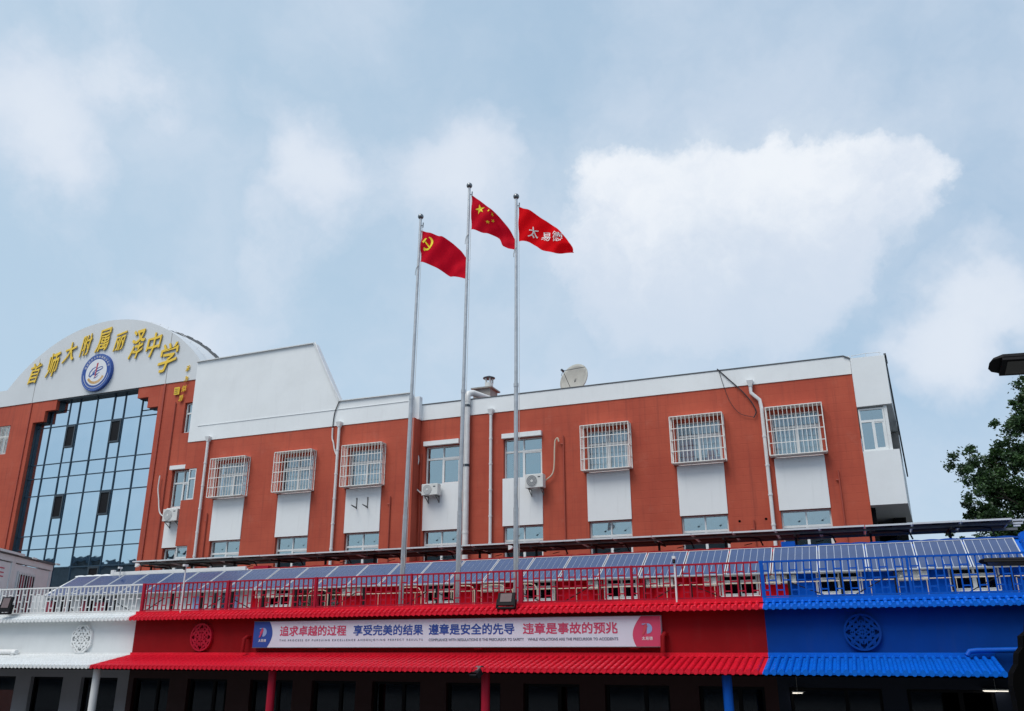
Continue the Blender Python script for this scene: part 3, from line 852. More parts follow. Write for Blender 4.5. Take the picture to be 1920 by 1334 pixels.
sw = [(-.05 + .0, .30), (-.25, .22), (-.42, .05), (-.46, -.14), (-.38, -.22), (-.2, -.08), (.05, .05), (.3, .12), (.44, .2), (.40, .28), (.2, .26), (-.05, .14), (-.22, 0), (-.15, -.12), (.1, -.1), (.25, -.02)]
ribbon(m2, [(EX + x, EZ + z) for x, z in sw[:10]], .085, B - .222)
ribbon(m2, [(EX + x, EZ + z) for x, z in sw[9:]], .06, B - .2225)
ribbon(m2, [(EX + .12, EZ - .12), (EX - .02, EZ - .2), (EX - .1, EZ - .33), (EX + .02, EZ - .30), (EX + .2, EZ - .18)], .05, B - .222)
m2.build('badge_swoosh', 'blue_badge', badge)
m2 = MB(); m2.prism([(EX - .06, EZ - .28), (EX - .01, EZ - .28), (EX + .08, EZ + .52), (EX - .02, EZ + .50)], B - .228, B - .224); m2.build('badge_red_stroke', 'badge_red', badge)
m2 = MB()
for k in range(15):
    a = rad(212 + k * 8.3); a2 = a + rad(6.5)
    m2.prism([(EX + r * math.cos(q), EZ + r * math.sin(q)) for r, q in ((.50, a), (.64, a), (.64, a2), (.50, a2))], B - .224, B - .220)
m2.build('badge_wreath', 'badge_orange', badge)


# ------------------------------------------------------------------ air conditioners, hoses, cables, brackets
def ac_unit(x0, x1, z0, z1, y0, y1, label, fan='fan', group=None, small=False):
    t = empty('air_conditioner', ((x0 + x1) / 2, (y0 + y1) / 2, z0), label, 'air conditioner', group)
    m = MB(); m.box(x0, x1, y0, y1, z0, z1); o = m.build('casing', 'ac', t)
    bv = o.modifiers.new('b', 'BEVEL'); bv.width = .015; bv.segments = 2
    r = min((x1 - x0) * .30, (z1 - z0) * .43); cx = x0 + r + (x1 - x0) * .08; cz = (z0 + z1) / 2
    m = MB(); m.disc(cx, y0 - .012, cz, r, .01, 24)
    g_ = m.build('fan_grille', fan, t)
    m = MB()
    for q in range(1, 5): m.disc(cx, y0 - .018, cz, r * q / 4, .005, 20, rin=r * q / 4 - .008)
    m.disc(cx, y0 - .022, cz, r * .22, .009, 16)
    m.build('fan_guard', 'ac', g_)
    if not small:
        m = MB(); m.box(x0 + (x1 - x0) * .72, x0 + (x1 - x0) * .86, y0 - .004, y0 - .001, z1 - .14, z1 - .10); m.build('maker_plate', 'dark', t)
        for x in (x0 + .12, x1 - .12):
            m = MB(); m.bar((x, y0 + .03, z0 - .02), (x, y1 + .12, z0 - .02), .03); m.bar((x, y1 + .10, z0 - .25), (x, y0 + .08, z0 - .04), .025)
            m.bar((x, y1 + .10, z0 - .28), (x, y1 + .10, z0 + .05), .025)
            m.build('bracket', 'rack', t)
    return t


ac_unit(-16.28, -15.55, 8.76, 9.22, 30.55, 30.85, "small white air conditioner on a bracket below the window left of the exhaust duct", 'fan_pale')
ac_unit(-11.72, -10.98, 8.74, 9.27, 30.50, 30.82, "white air conditioner with dark round fan under the uncaged window right of the middle pole")
ac_unit(-29.80, -28.95, 8.44, 9.00, 30.55, 30.85, "white air conditioner half hidden by the projecting red corner of the school", 'fan_pale')


def wire(pts, r, name, mat, label, cat):
    P = [Vector(p) for p in pts]; out = []
    for i in range(len(P) - 1):
        p0, p1, p2, p3 = P[max(i - 1, 0)], P[i], P[i + 1], P[min(i + 2, len(P) - 1)]
        for k in range(6):
            t = k / 6
            out.append(.5 * ((2 * p1) + (-p0 + p2) * t + (2 * p0 - 5 * p1 + 4 * p2 - p3) * t * t + (-p0 + 3 * p1 - 3 * p2 + p3) * t ** 3))
    out.append(P[-1])
    m = MB(); m.tube(out, r, 6); return tag(m.build(name, mat, smooth=True), label, cat)


wire([(x, 30.88, z) for x, z in ((-16.72, 10.65), (-16.64, 10.28), (-16.81, 9.67), (-16.73, 9.16), (-16.34, 8.84))], .03, 'hose', 'pipe_dirty', "white insulated hose looping down to the small air conditioner beside the left pole", 'hose')
wire([(x, 30.86, z) for x, z in ((-10.42, 10.55), (-10.47, 10.70), (-10.57, 10.6), (-10.60, 10.32), (-10.67, 9.37), (-11.01, 9.03), (-11.02, 8.8))], .03, 'hose', 'cream', "cream hooked hose rising beside the air conditioner with the dark fan", 'hose')
wire([(x, 30.88, z) for x, z in ((-30.61, 10.70), (-30.62, 10.1), (-30.50, 9.60), (-30.30, 8.90), (-29.80, 8.63))], .03, 'hose', 'pipe_dirty', "white hose hanging on the red wall next to the glass front", 'hose')
wire([(x, 30.93, z) for x, z in ((-4.09, 12.80), (-3.72, 12.37), (-3.26, 11.83), (-2.96, 11.38), (-2.83, 11.01), (-2.94, 10.78))], .022, 'cable', 'cable', "thick black cable drooping from the parapet to the wall near the bent drainpipe", 'cable')
wire([(x, 30.93, z) for x, z in ((-4.04, 12.75), (-3.87, 11.96), (-3.69, 11.40), (-3.39, 10.98), (-2.96, 10.82))], .010, 'cable', 'cable', "thin cable hanging in a loose curve below the thick one", 'cable')
wire([(x, 30.33, z) for x, z in ((-20.39, 13.15), (-20.59, 12.63), (-20.64, 11.97))], .022, 'cable', 'cable', "dark cable hanging from the slanted end of the blank white parapet", 'cable')
wire([(x, 30.33, z) for x, z in ((-20.64, 11.96), (-20.62, 11.5), (-20.55, 11.31), (-20.47, 11.0), (-20.36, 10.76))], .035, 'hose', 'pipe_dirty', "pale sleeve hose tied to the drainpipe under the slanted parapet", 'hose')
for i, (x, lb) in enumerate(((-19.21, "left one of two empty metal brackets on a white panel"), (-18.68, "right one of two empty metal brackets on a white panel"))):
    m = MB(); m.bar((x, 30.35, 8.82), (x, 30.35, 8.36), .035); m.bar((x, 30.35, 8.42), (x, 29.95, 8.46), .03); m.bar((x, 30.35, 8.38), (x, 30.0, 8.44), .02)
    m.bar((x, 30.34, 8.78), (x, 30.33, 8.80), .04)
    tag(m.build('wall_bracket', 'rack'), lb, 'bracket', 'empty brackets on the white panel')

# roof things
vent = empty('roof_vent', (-14.1, 32.4, 12.45), "round-capped metal chimney on a small concrete roof box", 'chimney')
m = MB(); m.box(-14.72, -13.92, 32.1, 32.9, 12.45, 13.52); m.build('concrete_box', 'concrete', vent)
m = MB(); m.box(-14.80, -13.82, 32.0, 33.0, 13.52, 13.58); m.build('slab', 'concrete', vent)
m = MB(); m.tube([(-14.15, 32.5, 13.58), (-14.15, 32.5, 13.86)], .18, 14); m.build('neck', 'ac', vent, smooth=True)
m = MB()
for k in range(5):
    a = 2 * PI * k / 5 + .3; m.bar((-14.15 + .16 * math.cos(a), 32.5 + .16 * math.sin(a), 13.84), (-14.15 + .16 * math.cos(a), 32.5 + .16 * math.sin(a), 14.10), .07, .03)
m.build('stay', 'ac', vent)
m = MB(); m.tube([(-14.15, 32.5, 14.08), (-14.15, 32.5, 14.11), (-14.15, 32.5, 14.20)], [.27, .27, .05], 18); m.build('cap', 'dark', vent, smooth=False)
dish = empty('satellite_dish', (-10.4, 32.3, 12.45), "large pale satellite dish tilted up behind the parapet", 'satellite dish')
ax = Vector((-.30, -.92, .22)).normalized(); c0 = Vector((-10.22, 32.3, 13.56))
e1 = ax.cross(Vector((0, 0, 1))).normalized(); e2 = e1.cross(ax)
m = MB(); vs = []; fs = []; R_ = .70
for i in range(7):
    for k in range(28):
        r = R_ * i / 6; a = 2 * PI * k / 28
        vs.append(c0 + e1 * r * math.cos(a) + e2 * r * math.sin(a) + ax * (r * r * .28 - .18))
for i in range(6):
    for k in range(28): fs.append((i * 28 + k, i * 28 + (k + 1) % 28, (i + 1) * 28 + (k + 1) % 28, (i + 1) * 28 + k))
m.add(vs, fs); o = m.build('reflector', 'dish', dish, smooth=True)
sm = o.modifiers.new('s', 'SOLIDIFY'); sm.thickness = .03
foc = c0 + ax * .72
for a in (.4, 2.5, 4.6):
    p = c0 + e1 * R_ * math.cos(a) + e2 * R_ * math.sin(a); m = MB(); m.tube([p, foc], .012, 6); m.build('feed_arm', 'dark', dish)
m = MB(); m.tube([foc - ax * .05, foc + ax * .1], .05, 10); m.build('feed_horn', 'dark', dish)
m = MB(); m.tube([(-10.5, 32.75, 12.45), c0 - ax * .2], .06, 8); m.build('mast', 'rack', dish)
rb = MB(); rb.box(-20.5, -19.75, 31.6, 32.3, 12.45, 13.62); hx = empty('rooftop_unit', (-20.1, 31.9, 12.45), "low grey box unit just showing above the roof edge right of the slanted parapet", 'roof unit')
rb.build('casing', 'ac', hx); rb = MB(); rb.box(-20.3, -19.8, 31.58, 31.598, 13.3, 13.55); rb.build('louvre', 'dark', hx)


# ------------------------------------------------------------------ low building in front: white, crimson and blue
XW, XR, XB, XE = -29.0, -19.98, -2.08, 4.6     # colour changes: white | red | blue
low = empty('street_building', (-12, 20, 0), "low shop building painted white, crimson and blue under two tiled eaves", 'building')
secs = [('white', XW, XR), ('red', XR, XB), ('blue', XB, XE)]
for nm, a, b in secs:
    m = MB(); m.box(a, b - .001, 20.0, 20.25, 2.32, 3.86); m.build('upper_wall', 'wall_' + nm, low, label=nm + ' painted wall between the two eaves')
m = MB(); m.box(XW, XE, 20.25, 27.5, 3.60, 3.80); m.build('terrace_floor', 'concrete', low)
m = MB(); m.box(XW, XE, 18.95, 21.49, 2.325, 2.36); m.build('porch_ceiling', 'flat_black', low)
# ground floor wall with shop openings
openA = [(-29.3, -26.31), (-25.62, -24.20), (-23.42, -21.91)]
openB = [(-21.26, -19.84), (-19.15, -17.68), (-16.85, -15.38), (-14.73, -13.30), (-12.78, -11.30), (-10.53, -8.98), (-8.35, -6.85), (-6.20, -4.6), (-3.9, -2.4)]
openC = [(-1.85, 0.1), (.6, 2.3), (2.9, 4.4)]
for nm, a, b, oo in (('shaded_white', -29.4, -21.46, openA), ('shaded_red', -21.46, -2.1, openB), ('shaded_blue', -2.1, XE, openC)):
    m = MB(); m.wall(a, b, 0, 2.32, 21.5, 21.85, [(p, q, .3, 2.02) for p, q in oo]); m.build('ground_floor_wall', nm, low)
m = MB(); m.box(-29.4, XE, 24.3, 24.4, 0, 3.6); m.box(-29.4, XE, 21.85, 24.3, 2.6, 2.7); m.box(-29.4, XE, 21.85, 24.3, 0.02, .1); m.build('shop_interior', 'room', low)
for k, (p, q) in enumerate(openA + openB + openC):
    cur = [('curtain_yellow', p + .8, q - .25, .4, 1.95)] if k == 10 else ([('curtain_blue', p + .1, q - .1, .4, 1.85)] if k in (5, 11) else None)
    window(low, p + .01, q - .01, .31, 2.01, 21.62, 'glass_dark', cols=2 if k > 2 else 1, transom=1.1, name='shop_window', frame='black', curtain=cur, split=.62, sash=False)
# porch columns
for x, mt in ((-20.04, 'rail_white'), (-14.15, 'rail_red'), (-8.26, 'rail_red'), (-2.84, 'rail_blue'), (-25.9, 'rail_white')):
    m = MB(); m.tube([(x, 18.9, 0), (x, 18.9, 2.34)], .10, 16); m.build('column', mt, low, smooth=True)

# tiled eaves
PITCH_T = .150


def tile_row_mesh(name, mat, y0, z0, y1, z1):
    """one cap row of an eave with a round end tile and the pointed drip tile beside it, local to the eave end"""
    m = MB(); L = math.hypot(y1 - y0, z1 - z0); d = Vector((0, (y1 - y0) / L, (z1 - z0) / L)); nrm = Vector((0, -d.z, d.y))
    segs = max(2, round(L / .30)); vs = []; fs = []; n = 6
    st = []
    for s_ in range(segs): st += [(L * s_ / segs, .046), (L * (s_ + 1) / segs - .002, .038)]
    for t, r in st:
        for k in range(n + 1):
            a = PI * k / n
            vs.append(Vector((r * math.cos(a), 0, 0)) + nrm * (r * 1.25 * math.sin(a) - .012) + d * t)
    for i in range(len(st) - 1):
        for k in range(n): fs.append((i * (n + 1) + k, i * (n + 1) + k + 1, (i + 1) * (n + 1) + k + 1, (i + 1) * (n + 1) + k))
    m.add(vs, fs)
    # round end
    vs = [(.052 * math.cos(2 * PI * k / 12), -.014, .058 * math.sin(2 * PI * k / 12) - .012) for k in range(12)]
    vs += [(.052 * math.cos(2 * PI * k / 12), .012, .058 * math.sin(2 * PI * k / 12) - .012) for k in range(12)]
    m.add(vs, [tuple(range(12))[::-1]] + [(k, (k + 1) % 12, 12 + (k + 1) % 12, 12 + k) for k in range(12)])
    # pointed drip
    m.add([(.040, -.006, -.008), (.110, -.006, -.008), (.098, -.006, -.018), (.075, -.006, -.024), (.052, -.006, -.018)], [(0, 1, 2, 3, 4)])
    return m.mesh(name, mat, smooth=True)


def eave(y0, z0, y1, z1, x_start, x_stop, limit_x, lab, xa):
    """pan sheet per colour, then one cap row every 15 cm"""
    for nm, a, b in (('white', x_start, XR), ('red', XR, XB), ('blue', XB, x_stop)):
        m = MB()
        m.add([(a, y0, z0 - .026), (b, y0, z0 - .026), (b, y1, z1 - .026), (a, y1, z1 - .026), (a, y0, z0 - .05), (b, y0, z0 - .05), (b, y1, z1 - .05), (a, y1, z1 - .05)],
              [(0, 1, 2, 3), (7, 6, 5, 4), (0, 4, 5, 1), (2, 6, 7, 3), (1, 5, 6, 2), (3, 7, 4, 0)])
        e = m.build('tiled_eave', 'tile_' + nm, low, label=f'{nm} {lab} tiled eave')
        m = MB(); m.box(a, b - .001, y1 - .05, y1 - .002, z1 - .02, z1 + .075); m.build('ridge_band', 'tile_' + nm, e)
        me = tile_row_mesh('roof_tile', 'tile_' + nm, y0, z0, y1, z1)
        far = MB(); k = 0
        x = a + .075
        while x < b - .02:
            if x > limit_x:
                o = inst(me, 'roof_tile', (x, y0, z0), e); o.rotation_euler = (random.uniform(-.004, .004), 0, random.uniform(-.008, .008))
            else:
                far.add([(v.co.x + x, v.co.y + y0, v.co.z + z0) for v in me.vertices], [tuple(q.vertices) for q in me.polygons])
            x += PITCH_T
        if far.f: tag(far.build('distant_roof_tiles', 'tile_' + nm, e, smooth=True), kind='stuff')


eave(18.55, 2.425, 19.99, 2.70, -27.5, 2.25, -19.5, 'lower', 0)
eave(19.70, 3.715, 19.995, 3.84, XW, XE, -15.0, 'upper', 0)
m = MB(); m.box(XW, XE, 19.995, 20.25, 3.862, 3.90); m.build('wall_coping', 'concrete', low)

# banner
ban = empty('banner', (-10, 19.9, 2.9), "long pale banner board with red and blue Chinese slogans on the crimson wall", 'banner')
BX0, BX1, BZ0, BZ1, BY = -15.59, -4.36, 2.905, 3.565, 19.84
m = MB(); m.box(BX0, BX1, BY, 19.985, BZ0, BZ1); m.build('board', 'board', ban)
m = MB(); m.box(BX0 - .012, BX1 + .012, BY - .006, 19.98, BZ1, BZ1 + .014); m.box(BX0 - .012, BX1 + .012, BY - .006, 19.98, BZ0 - .014, BZ0)
m.build('board_edge', 'rack', ban)
arcL = [(BX0 + .002, BZ0), (BX0 + .002, BZ1)]
for k in range(13):
    t = k / 12; z = BZ1 + (BZ0 - BZ1) * t; arcL.append((-15.115 - .14 * (t ** 1.2) * .35 + .17 * math.sin(PI * (t * .85 + .06)), z))
m = MB(); m.prism(arcL[::-1], BY - .004, BY - .001); m.build('blue_end', 'print_blue', ban)
arcR = [(BX1 - .002, BZ1), (BX1 - .002, BZ0)]
for k in range(13):
    t = k / 12; z = BZ0 + (BZ1 - BZ0) * t; arcR.append((-4.80 - .235 * math.sin(PI * (t * .72 + .20)) + .05 * t, z))
m = MB(); m.prism(arcR[::-1], BY - .004, BY - .001); m.build('red_end', 'print_red', ban)
m = MB()
text_box(m, '追求卓越的过程', -14.72, -12.65, 3.195, 3.445, BY - .004, bold=.045)
m.build('red_slogan', 'print_red', ban)
m = MB()
text_box(m, '违章是事故的预兆', -7.70, -5.37, 3.195, 3.445, BY - .004, bold=.045)
m.build('red_slogan', 'print_red', ban)
m = MB()
text_box(m, '享受完美的结果', -12.42, -10.40, 3.195, 3.445, BY - .004, bold=.045)
m.build('blue_slogan', 'print_blue', ban)
m = MB()
text_box(m, '遵章是安全的先导', -10.23, -7.93, 3.195, 3.445, BY - .004, bold=.045)
m.build('blue_slogan', 'print_blue', ban)
m = MB()
text_box(m, 'T H E   P R O C E S S   O F   P U R S U I N G   E X C E L L E N C E   A N D E N J O Y I N G   P E R F E C T   R E S U L T S', -14.72, -10.40, 3.045, 3.105, BY - .004, bold=.06)
text_box(m, 'COMPLIANCE WITH REGULATIONS IS THE PRECURSOR TO SAFETY', -10.23, -7.68, 3.045, 3.105, BY - .004, bold=.07)
text_box(m, 'WHILE VIOLATIONS ARE THE PRECURSOR TO ACCIDENTS', -7.58, -5.36, 3.045, 3.105, BY - .004, bold=.07)
m.build('english_slogan', 'print_grey', ban)


def logo(cx, cz, s, red, blu, white):
    m = MB(); pts = [(cx - .02 * s, cz - .42 * s)]
    for k in range(15):
        a = -PI / 2 + PI * k / 14; pts.append((cx + .1 * s + .42 * s * math.cos(a), cz + .06 * s + .46 * s * math.sin(a)))
    pts += [(cx - .25 * s, cz + .52 * s), (cx - .16 * s, cz + .42 * s), (cx + .04 * s, cz + .42 * s)]
    m.prism(pts, BY - .010, BY - .006); m.build('logo_bow', blu, ban)
    m = MB(); m.prism([(cx - .5 * s, cz - .5 * s), (cx - .32 * s, cz - .5 * s), (cx + .12 * s, cz + .30 * s), (cx - .04 * s, cz + .30 * s), (cx + .05 * s, cz + .50 * s), (cx - .12 * s, cz + .5 * s), (cx - .42 * s, cz - .06 * s), (cx - .30 * s, cz - .06 * s)], BY - .014, BY - .011)
    m.build('logo_bolt', red, ban)
    m = MB(); m.prism([(cx - .48 * s, cz + .40 * s), (cx - .22 * s, cz + .40 * s), (cx - .18 * s, cz + .5 * s), (cx - .44 * s, cz + .5 * s)], BY - .016, BY - .0145); m.build('logo_bar', blu, ban)
    m = MB(); text_box(m, '太易德', cx - .52 * s, cx + .52 * s, cz - .98 * s, cz - .68 * s, BY - .008, bold=.03); m.build('logo_lettering', white, ban)


logo(-15.28, 3.28, .24, 'print_red', 'print_sky', 'badge_white')
logo(-4.68, 3.28, .24, 'badge_red', 'print_sky', 'badge_white')
for x in (-13.4, -8.9, -5.0):
    m = MB(); m.prism([(x - .14, 2.90), (x + .14, 2.90), (x + .09, 2.85), (x - .09, 2.85)], 19.86, 19.99); m.build('support', 'wall_red', ban)


# carved roundels
def roundel(cx, cz, r, mat, label, octagon=False):
    t = empty('wall_roundel', (cx, 19.97, cz - r), label, 'wall ornament', 'carved roundels on the painted wall')
    n = 8 if octagon else 40; m = MB(); off = PI / 8 if octagon else 0
    o_ = [(cx + r * math.cos(off + 2 * PI * k / n), cz + r * math.sin(off + 2 * PI * k / n)) for k in range(n)]
    i_ = [(cx + r * .88 * math.cos(off + 2 * PI * k / n), cz + r * .88 * math.sin(off + 2 * PI * k / n)) for k in range(n)]
    y0, y1 = 19.92, 19.998
    vs = [(x, y0, z) for x, z in o_] + [(x, y0, z) for x, z in i_] + [(x, y1, z) for x, z in o_] + [(x, y1, z) for x, z in i_]
    fs = []
    for k in range(n):
        j = (k + 1) % n; fs += [(k, j, n + j, n + k), (2 * n + k, 2 * n + j, j, k), (n + k, n + j, 3 * n + j, 3 * n + k)]
    m.add(vs, fs); m.build('rim', mat, t)
    m = MB(); y = 19.945; w_ = r * .06

    def seg(x0, z0, x1, z1, yy=y):
        lim = r * .90; c = []
        for k in range(21):
            x, z = x0 + (x1 - x0) * k / 20, z0 + (z1 - z0) * k / 20
            if math.hypot(x, z) < lim: c.append((x, z))
        if len(c) > 1: m.bar((cx + c[0][0], yy, cz + c[0][1]), (cx + c[-1][0], yy, cz + c[-1][1]), w_, .05)
    q = r
    for s_ in (-.62, -.2, .2, .62):
        seg(s_ * q, -q, s_ * q, -.45 * q); seg(s_ * q, .45 * q, s_ * q, q); seg(-q, s_ * q, -.45 * q, s_ * q, y - .001); seg(.45 * q, s_ * q, q, s_ * q, y - .001)
    for s_ in (-.42, 0, .42): seg(s_ * q, -.45 * q, s_ * q, .45 * q, y - .002)
    for s_ in (-.42, 0, .42): seg(-.45 * q, s_ * q, .45 * q, s_ * q, y - .003)
    for k in range(4):
        a = PI / 2 * k
        for rr in (.28, .62, .98):
            p0 = (rr * q * math.cos(a), rr * q * math.sin(a)); p1 = (rr * q * math.cos(a + PI / 2), rr * q * math.sin(a + PI / 2)); seg(*p0, *p1, y - .004 - rr * .002)
    for sx in (-1, 1):
        for sz in (-1, 1): seg(sx * .2 * q, sz * .2 * q, sx * .8 * q, sz * .8 * q, y - .009)
    m.build('lattice', mat, t)


roundel(-21.96, 3.165, .43, 'tile_white', "white octagonal lattice ornament on the white wall", True)
roundel(-17.46, 3.18, .375, 'rail_red', "crimson round lattice ornament left of the banner")
roundel(-.13, 3.18, .37, 'wall_blue', "blue round lattice ornament on the blue wall")

# stub pipes on the wall
for x, lb in ((-15.86, "red drain elbow at the left end of the banner"), (-4.32, "red drain elbow at the right end of the banner")):
    t = empty('drain_elbow', (x, 19.9, 2.75), lb, 'drain pipe', 'drain elbows beside the banner')
    m = MB(); m.tube([(x + .04, 20.02, 3.17), (x + .03, 19.88, 3.18), (x, 19.80, 3.12), (x - .01, 19.79, 2.80)], .052, 12); m.build('elbow', 'wall_red', t, smooth=True)
    m = MB(); m.tube([(x - .01, 19.79, 2.80), (x - .01, 19.79, 2.775)], .058, 12); m.build('outlet', 'wall_red', t, smooth=True)
t = empty('blue_pipe', (2.5, 19.85, 2.8), "horizontal blue pipe running along the blue wall above the lower eave", 'pipe')
m = MB(); m.tube([(1.74, 19.80, 2.72), (1.80, 19.82, 2.80), (1.95, 19.84, 2.815), (4.3, 19.84, 2.86)], .052, 12); m.build('pipe_run', 'rail_blue', t, smooth=True)
t = empty('white_pipe', (-25, 19.85, 2.8), "white horizontal pipe stub on the white wall at the left edge", 'pipe')
m = MB(); m.tube([(-28, 19.84, 2.79), (-24.6, 19.84, 2.79), (-24.42, 19.82, 2.78)], .075, 12); m.build('pipe_run', 'rail_white', t, smooth=True)
m = MB(); m.tube([(-24.52, 19.80, 2.76), (-24.46, 19.70, 2.72)], .05, 10); m.build('outlet', 'rail_white', t, smooth=True)
# lit ceiling lamps inside the blue shop
for x, w_, y, z, lb in ((-1.66, .10, 21.2, 1.90, "small lit twin ceiling lamp under the blue eave"), (2.3, .22, 21.2, 2.0, "long lit ceiling lamp at the right end under the blue eave")):
    t = empty('ceiling_lamp', (x, y, z), lb, 'lamp', 'lit lamps under the eave')
    m = MB(); m.box(x - w_, x - .01, y, y + .3, z, z + .02); m.box(x + .01, x + w_, y, y + .3, z + .004, z + .022); m.build('diffuser', 'led', t)
    m = MB(); m.box(x - w_ - .01, x + w_ + .01, y + .005, y + .295, z + .023, z + .05); m.bar((x, y + .1, z + .05), (x, y + .1, 2.324), .005); m.build('lamp_body', 'ac', t)


# ------------------------------------------------------------------ railings
def railing(x0, x1, mat, posts, label, offset=0):
    t = empty('railing', ((x0 + x1) / 2, 20.12, 3.9), label, 'railing', 'railings along the terrace edge')
    Y = 20.10; S = .1535
    m = MB(); m.box(x0, x1, Y - .022, Y + .022, 4.672, 4.712); m.build('top_rail', mat, t)
    m = MB(); m.box(x0, x1, Y - .018, Y + .018, 3.93, 3.96); m.build('bottom_rail', mat, t)
    b = MB(); b.box(-.0145, .0145, -.013, .013, 0, .71); bm = b.mesh('baluster', mat)
    c = MB(); c.box(.0145, S - .0145, -.011, .011, -.014, .014); cm = c.mesh('crosspiece', mat)
    n = int((x1 - x0) / S)
    for k in range(n):
        x = x0 + .03 + k * S
        inst(bm, 'baluster', (x, Y, 3.961), t)
        if x + S < x1:
            if (k + offset) % 2 == 0: inst(cm, 'crosspiece', (x, Y, 4.50), t); inst(cm, 'crosspiece', (x, Y, 4.08), t)
            else: inst(cm, 'crosspiece', (x, Y, 4.29), t)
    for x, w_ in posts:
        m = MB(); m.box(x - w_ / 2, x + w_ / 2, Y - .036, Y + .036, 3.9, 4.72); m.build('post', mat, t)
    return t


railing(-28.95, -20.0, 'rail_white', [(-28.9, .05), (-25.95, .05), (-22.95, .05)], "white lattice railing at the left end of the terrace")
railing(-19.98, -2.12, 'rail_red', [(-19.93, .085), (-16.82, .07), (-13.86, .08), (-10.91, .05), (-7.85, .10), (-5.04, .05)], "long crimson lattice railing across the middle of the terrace", 1)
railing(-2.11, XE, 'rail_blue', [(-2.06, .08), (.93, .05), (3.9, .05)], "blue lattice railing at the right end of the terrace")

# ------------------------------------------------------------------ setback upper rooms with sloping roof
annex = empty('rooftop_room', (-12, 23, 3.8), "setback upper storey behind the railings, painted in the same white, crimson and blue", 'building')
AR, AB_ = -18.3, -1.75
wins = [(-17.62, -16.75), (-11.95, -11.05), (-8.88, -8.0), (-6.48, -5.62), (-3.40, -2.48), (-1.0, -.05), (1.97, 2.92)]
for nm, a, b in (('white', -28.0, AR), ('red', AR, AB_), ('blue', AB_, XE)):
    oo = [(p, q, 4.14, 4.66) for p, q in wins if a < p < b]
    if nm == 'white': oo += [(-27.4, -26.0, 3.81, 4.66), (-25.7, -24.1, 3.81, 4.66), (-19.9, -19.3, 3.81, 4.64)]
    if nm == 'red': oo += [(-16.58, -15.0, 3.81, 4.66)]
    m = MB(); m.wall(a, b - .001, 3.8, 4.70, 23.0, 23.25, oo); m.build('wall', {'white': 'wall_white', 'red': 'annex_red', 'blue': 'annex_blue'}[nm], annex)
m = MB(); m.box(-28, XE, 24.3, 24.36, 3.8, 4.9); m.build('interior', 'room', annex)
for p, q in wins:
    w = window(annex, p, q, 4.14, 4.655, 22.97, 'glass_dark', transom=.66, fw=.045, sash=False)
    m = MB(); m.tube([(p - .04, 22.93, 4.65), (p - .04, 22.93, 4.115), (q + .04, 22.93, 4.115), (q + .04, 22.93, 4.65)], .022, 8); m.build('surround_pipe', 'rail_white', w)
for (p, q, mt) in ((-27.4, -26.0, 'curtain_maroon'), (-25.7, -24.1, 'curtain_maroon'), (-19.9, -19.3, 'curtain_blue'), (-16.58, -15.0, 'curtain_green')):
    window(annex, p, q, 3.81, 4.655, 23.02, 'glass_clear', transom=1.1, fw=.05, sash=False, name='door',
           frame='frame' if mt != 'curtain_green' else 'rail_red', curtain=[(mt, p + .12, p + (q - p) * .40, 3.95, 4.66), (mt, p + (q - p) * .6, q - .12, 3.95, 4.66)])
for x, w_, z0, z1 in ((-27.2, .36, 3.95, 4.5), (-26.5, .30, 3.9, 4.55), (-25.55, .34, 3.95, 4.5), (-24.9, .42, 3.9, 4.4), (-19.1, .3, 3.95, 4.6), (-20.6, .35, 3.9, 4.5)):
    m = MB(); m.box(x, x + w_, 22.94, 22.96, z0, z1); m.build('poster', 'curtain_maroon' if x < -21 else 'print_sky', annex)
# raised wall panels
x = AR + .2; k = 0
while x < XE - .6:
    if not any(p - .5 < x < q + .1 for p, q in wins + [(-16.58, -15.0)]):
        m = MB(); m.box(x, x + .42, 22.955, 22.997, 3.82, 4.50); m.build('wall_panel', 'annex_red' if x < AB_ - .4 else ('annex_blue' if x > AB_ else 'print_red'), annex)
    x += .52 + .17 * ((k * 7) % 3); k += 1
# sloping roof under the solar panels and its back slope
RY0, RZ0, RY1, RZ1 = 22.98, 4.735, 24.2, 5.40
for nm, a, b in (('white', -27.4, -19.5), ('red', -19.5, -1.85), ('blue', -1.85, XE)):
    m = MB(); m.add([(a, RY0, RZ0), (b, RY0, RZ0), (b, RY1, RZ1), (a, RY1, RZ1), (b, 26.5, 4.6), (a, 26.5, 4.6), (a, RY0, RZ0 - .05), (b, RY0, RZ0 - .05), (b, 26.5, 4.5), (a, 26.5, 4.5)],
                    [(0, 1, 2, 3), (3, 2, 4, 5), (6, 7, 1, 0), (7, 6, 9, 8), (1, 7, 8, 4, 2), (0, 3, 5, 9, 6)])
    rf = m.build('roof', 'tile_' + nm, annex, label=nm + ' part of the sloping roof')
    b_ = MB(); L = .42
    pr = []
    for s_ in range(7):
        u = s_ / 6; pr.append((u * L, .055 + .018 * math.sin(PI * u)))
    vs = []; fs = []
    for (u, r) in pr:
        for q in range(7): a_ = PI * q / 6; vs.append((u, -r * 1.1 * math.cos(a_), r * math.sin(a_)))
    for i in range(6):
        for q in range(6): fs.append((i * 7 + q, i * 7 + q + 1, (i + 1) * 7 + q + 1, (i + 1) * 7 + q))
    b_.add(vs, fs); rm = b_.mesh('ridge_tile', 'wall_' + nm if nm != 'white' else 'tile_white', smooth=True)
    x = a
    while x < b - .2: inst(rm, 'ridge_tile', (x, RY1, RZ1 + .005 + random.uniform(-.006, .006)), rf); x += L + .002
m = MB(); m.box(-25.4, -19.5, 24.05, 24.13, 5.42, 5.53); m.box(-25.55, -25.4, 24.04, 24.14, 5.40, 5.60); m.build('ridge_beam', 'rail_white', annex)
m = MB(); m.box(-1.9, -1.55, 24.1, 24.3, 5.38, 5.56); m.build('ridge_end', 'rail_blue', annex)
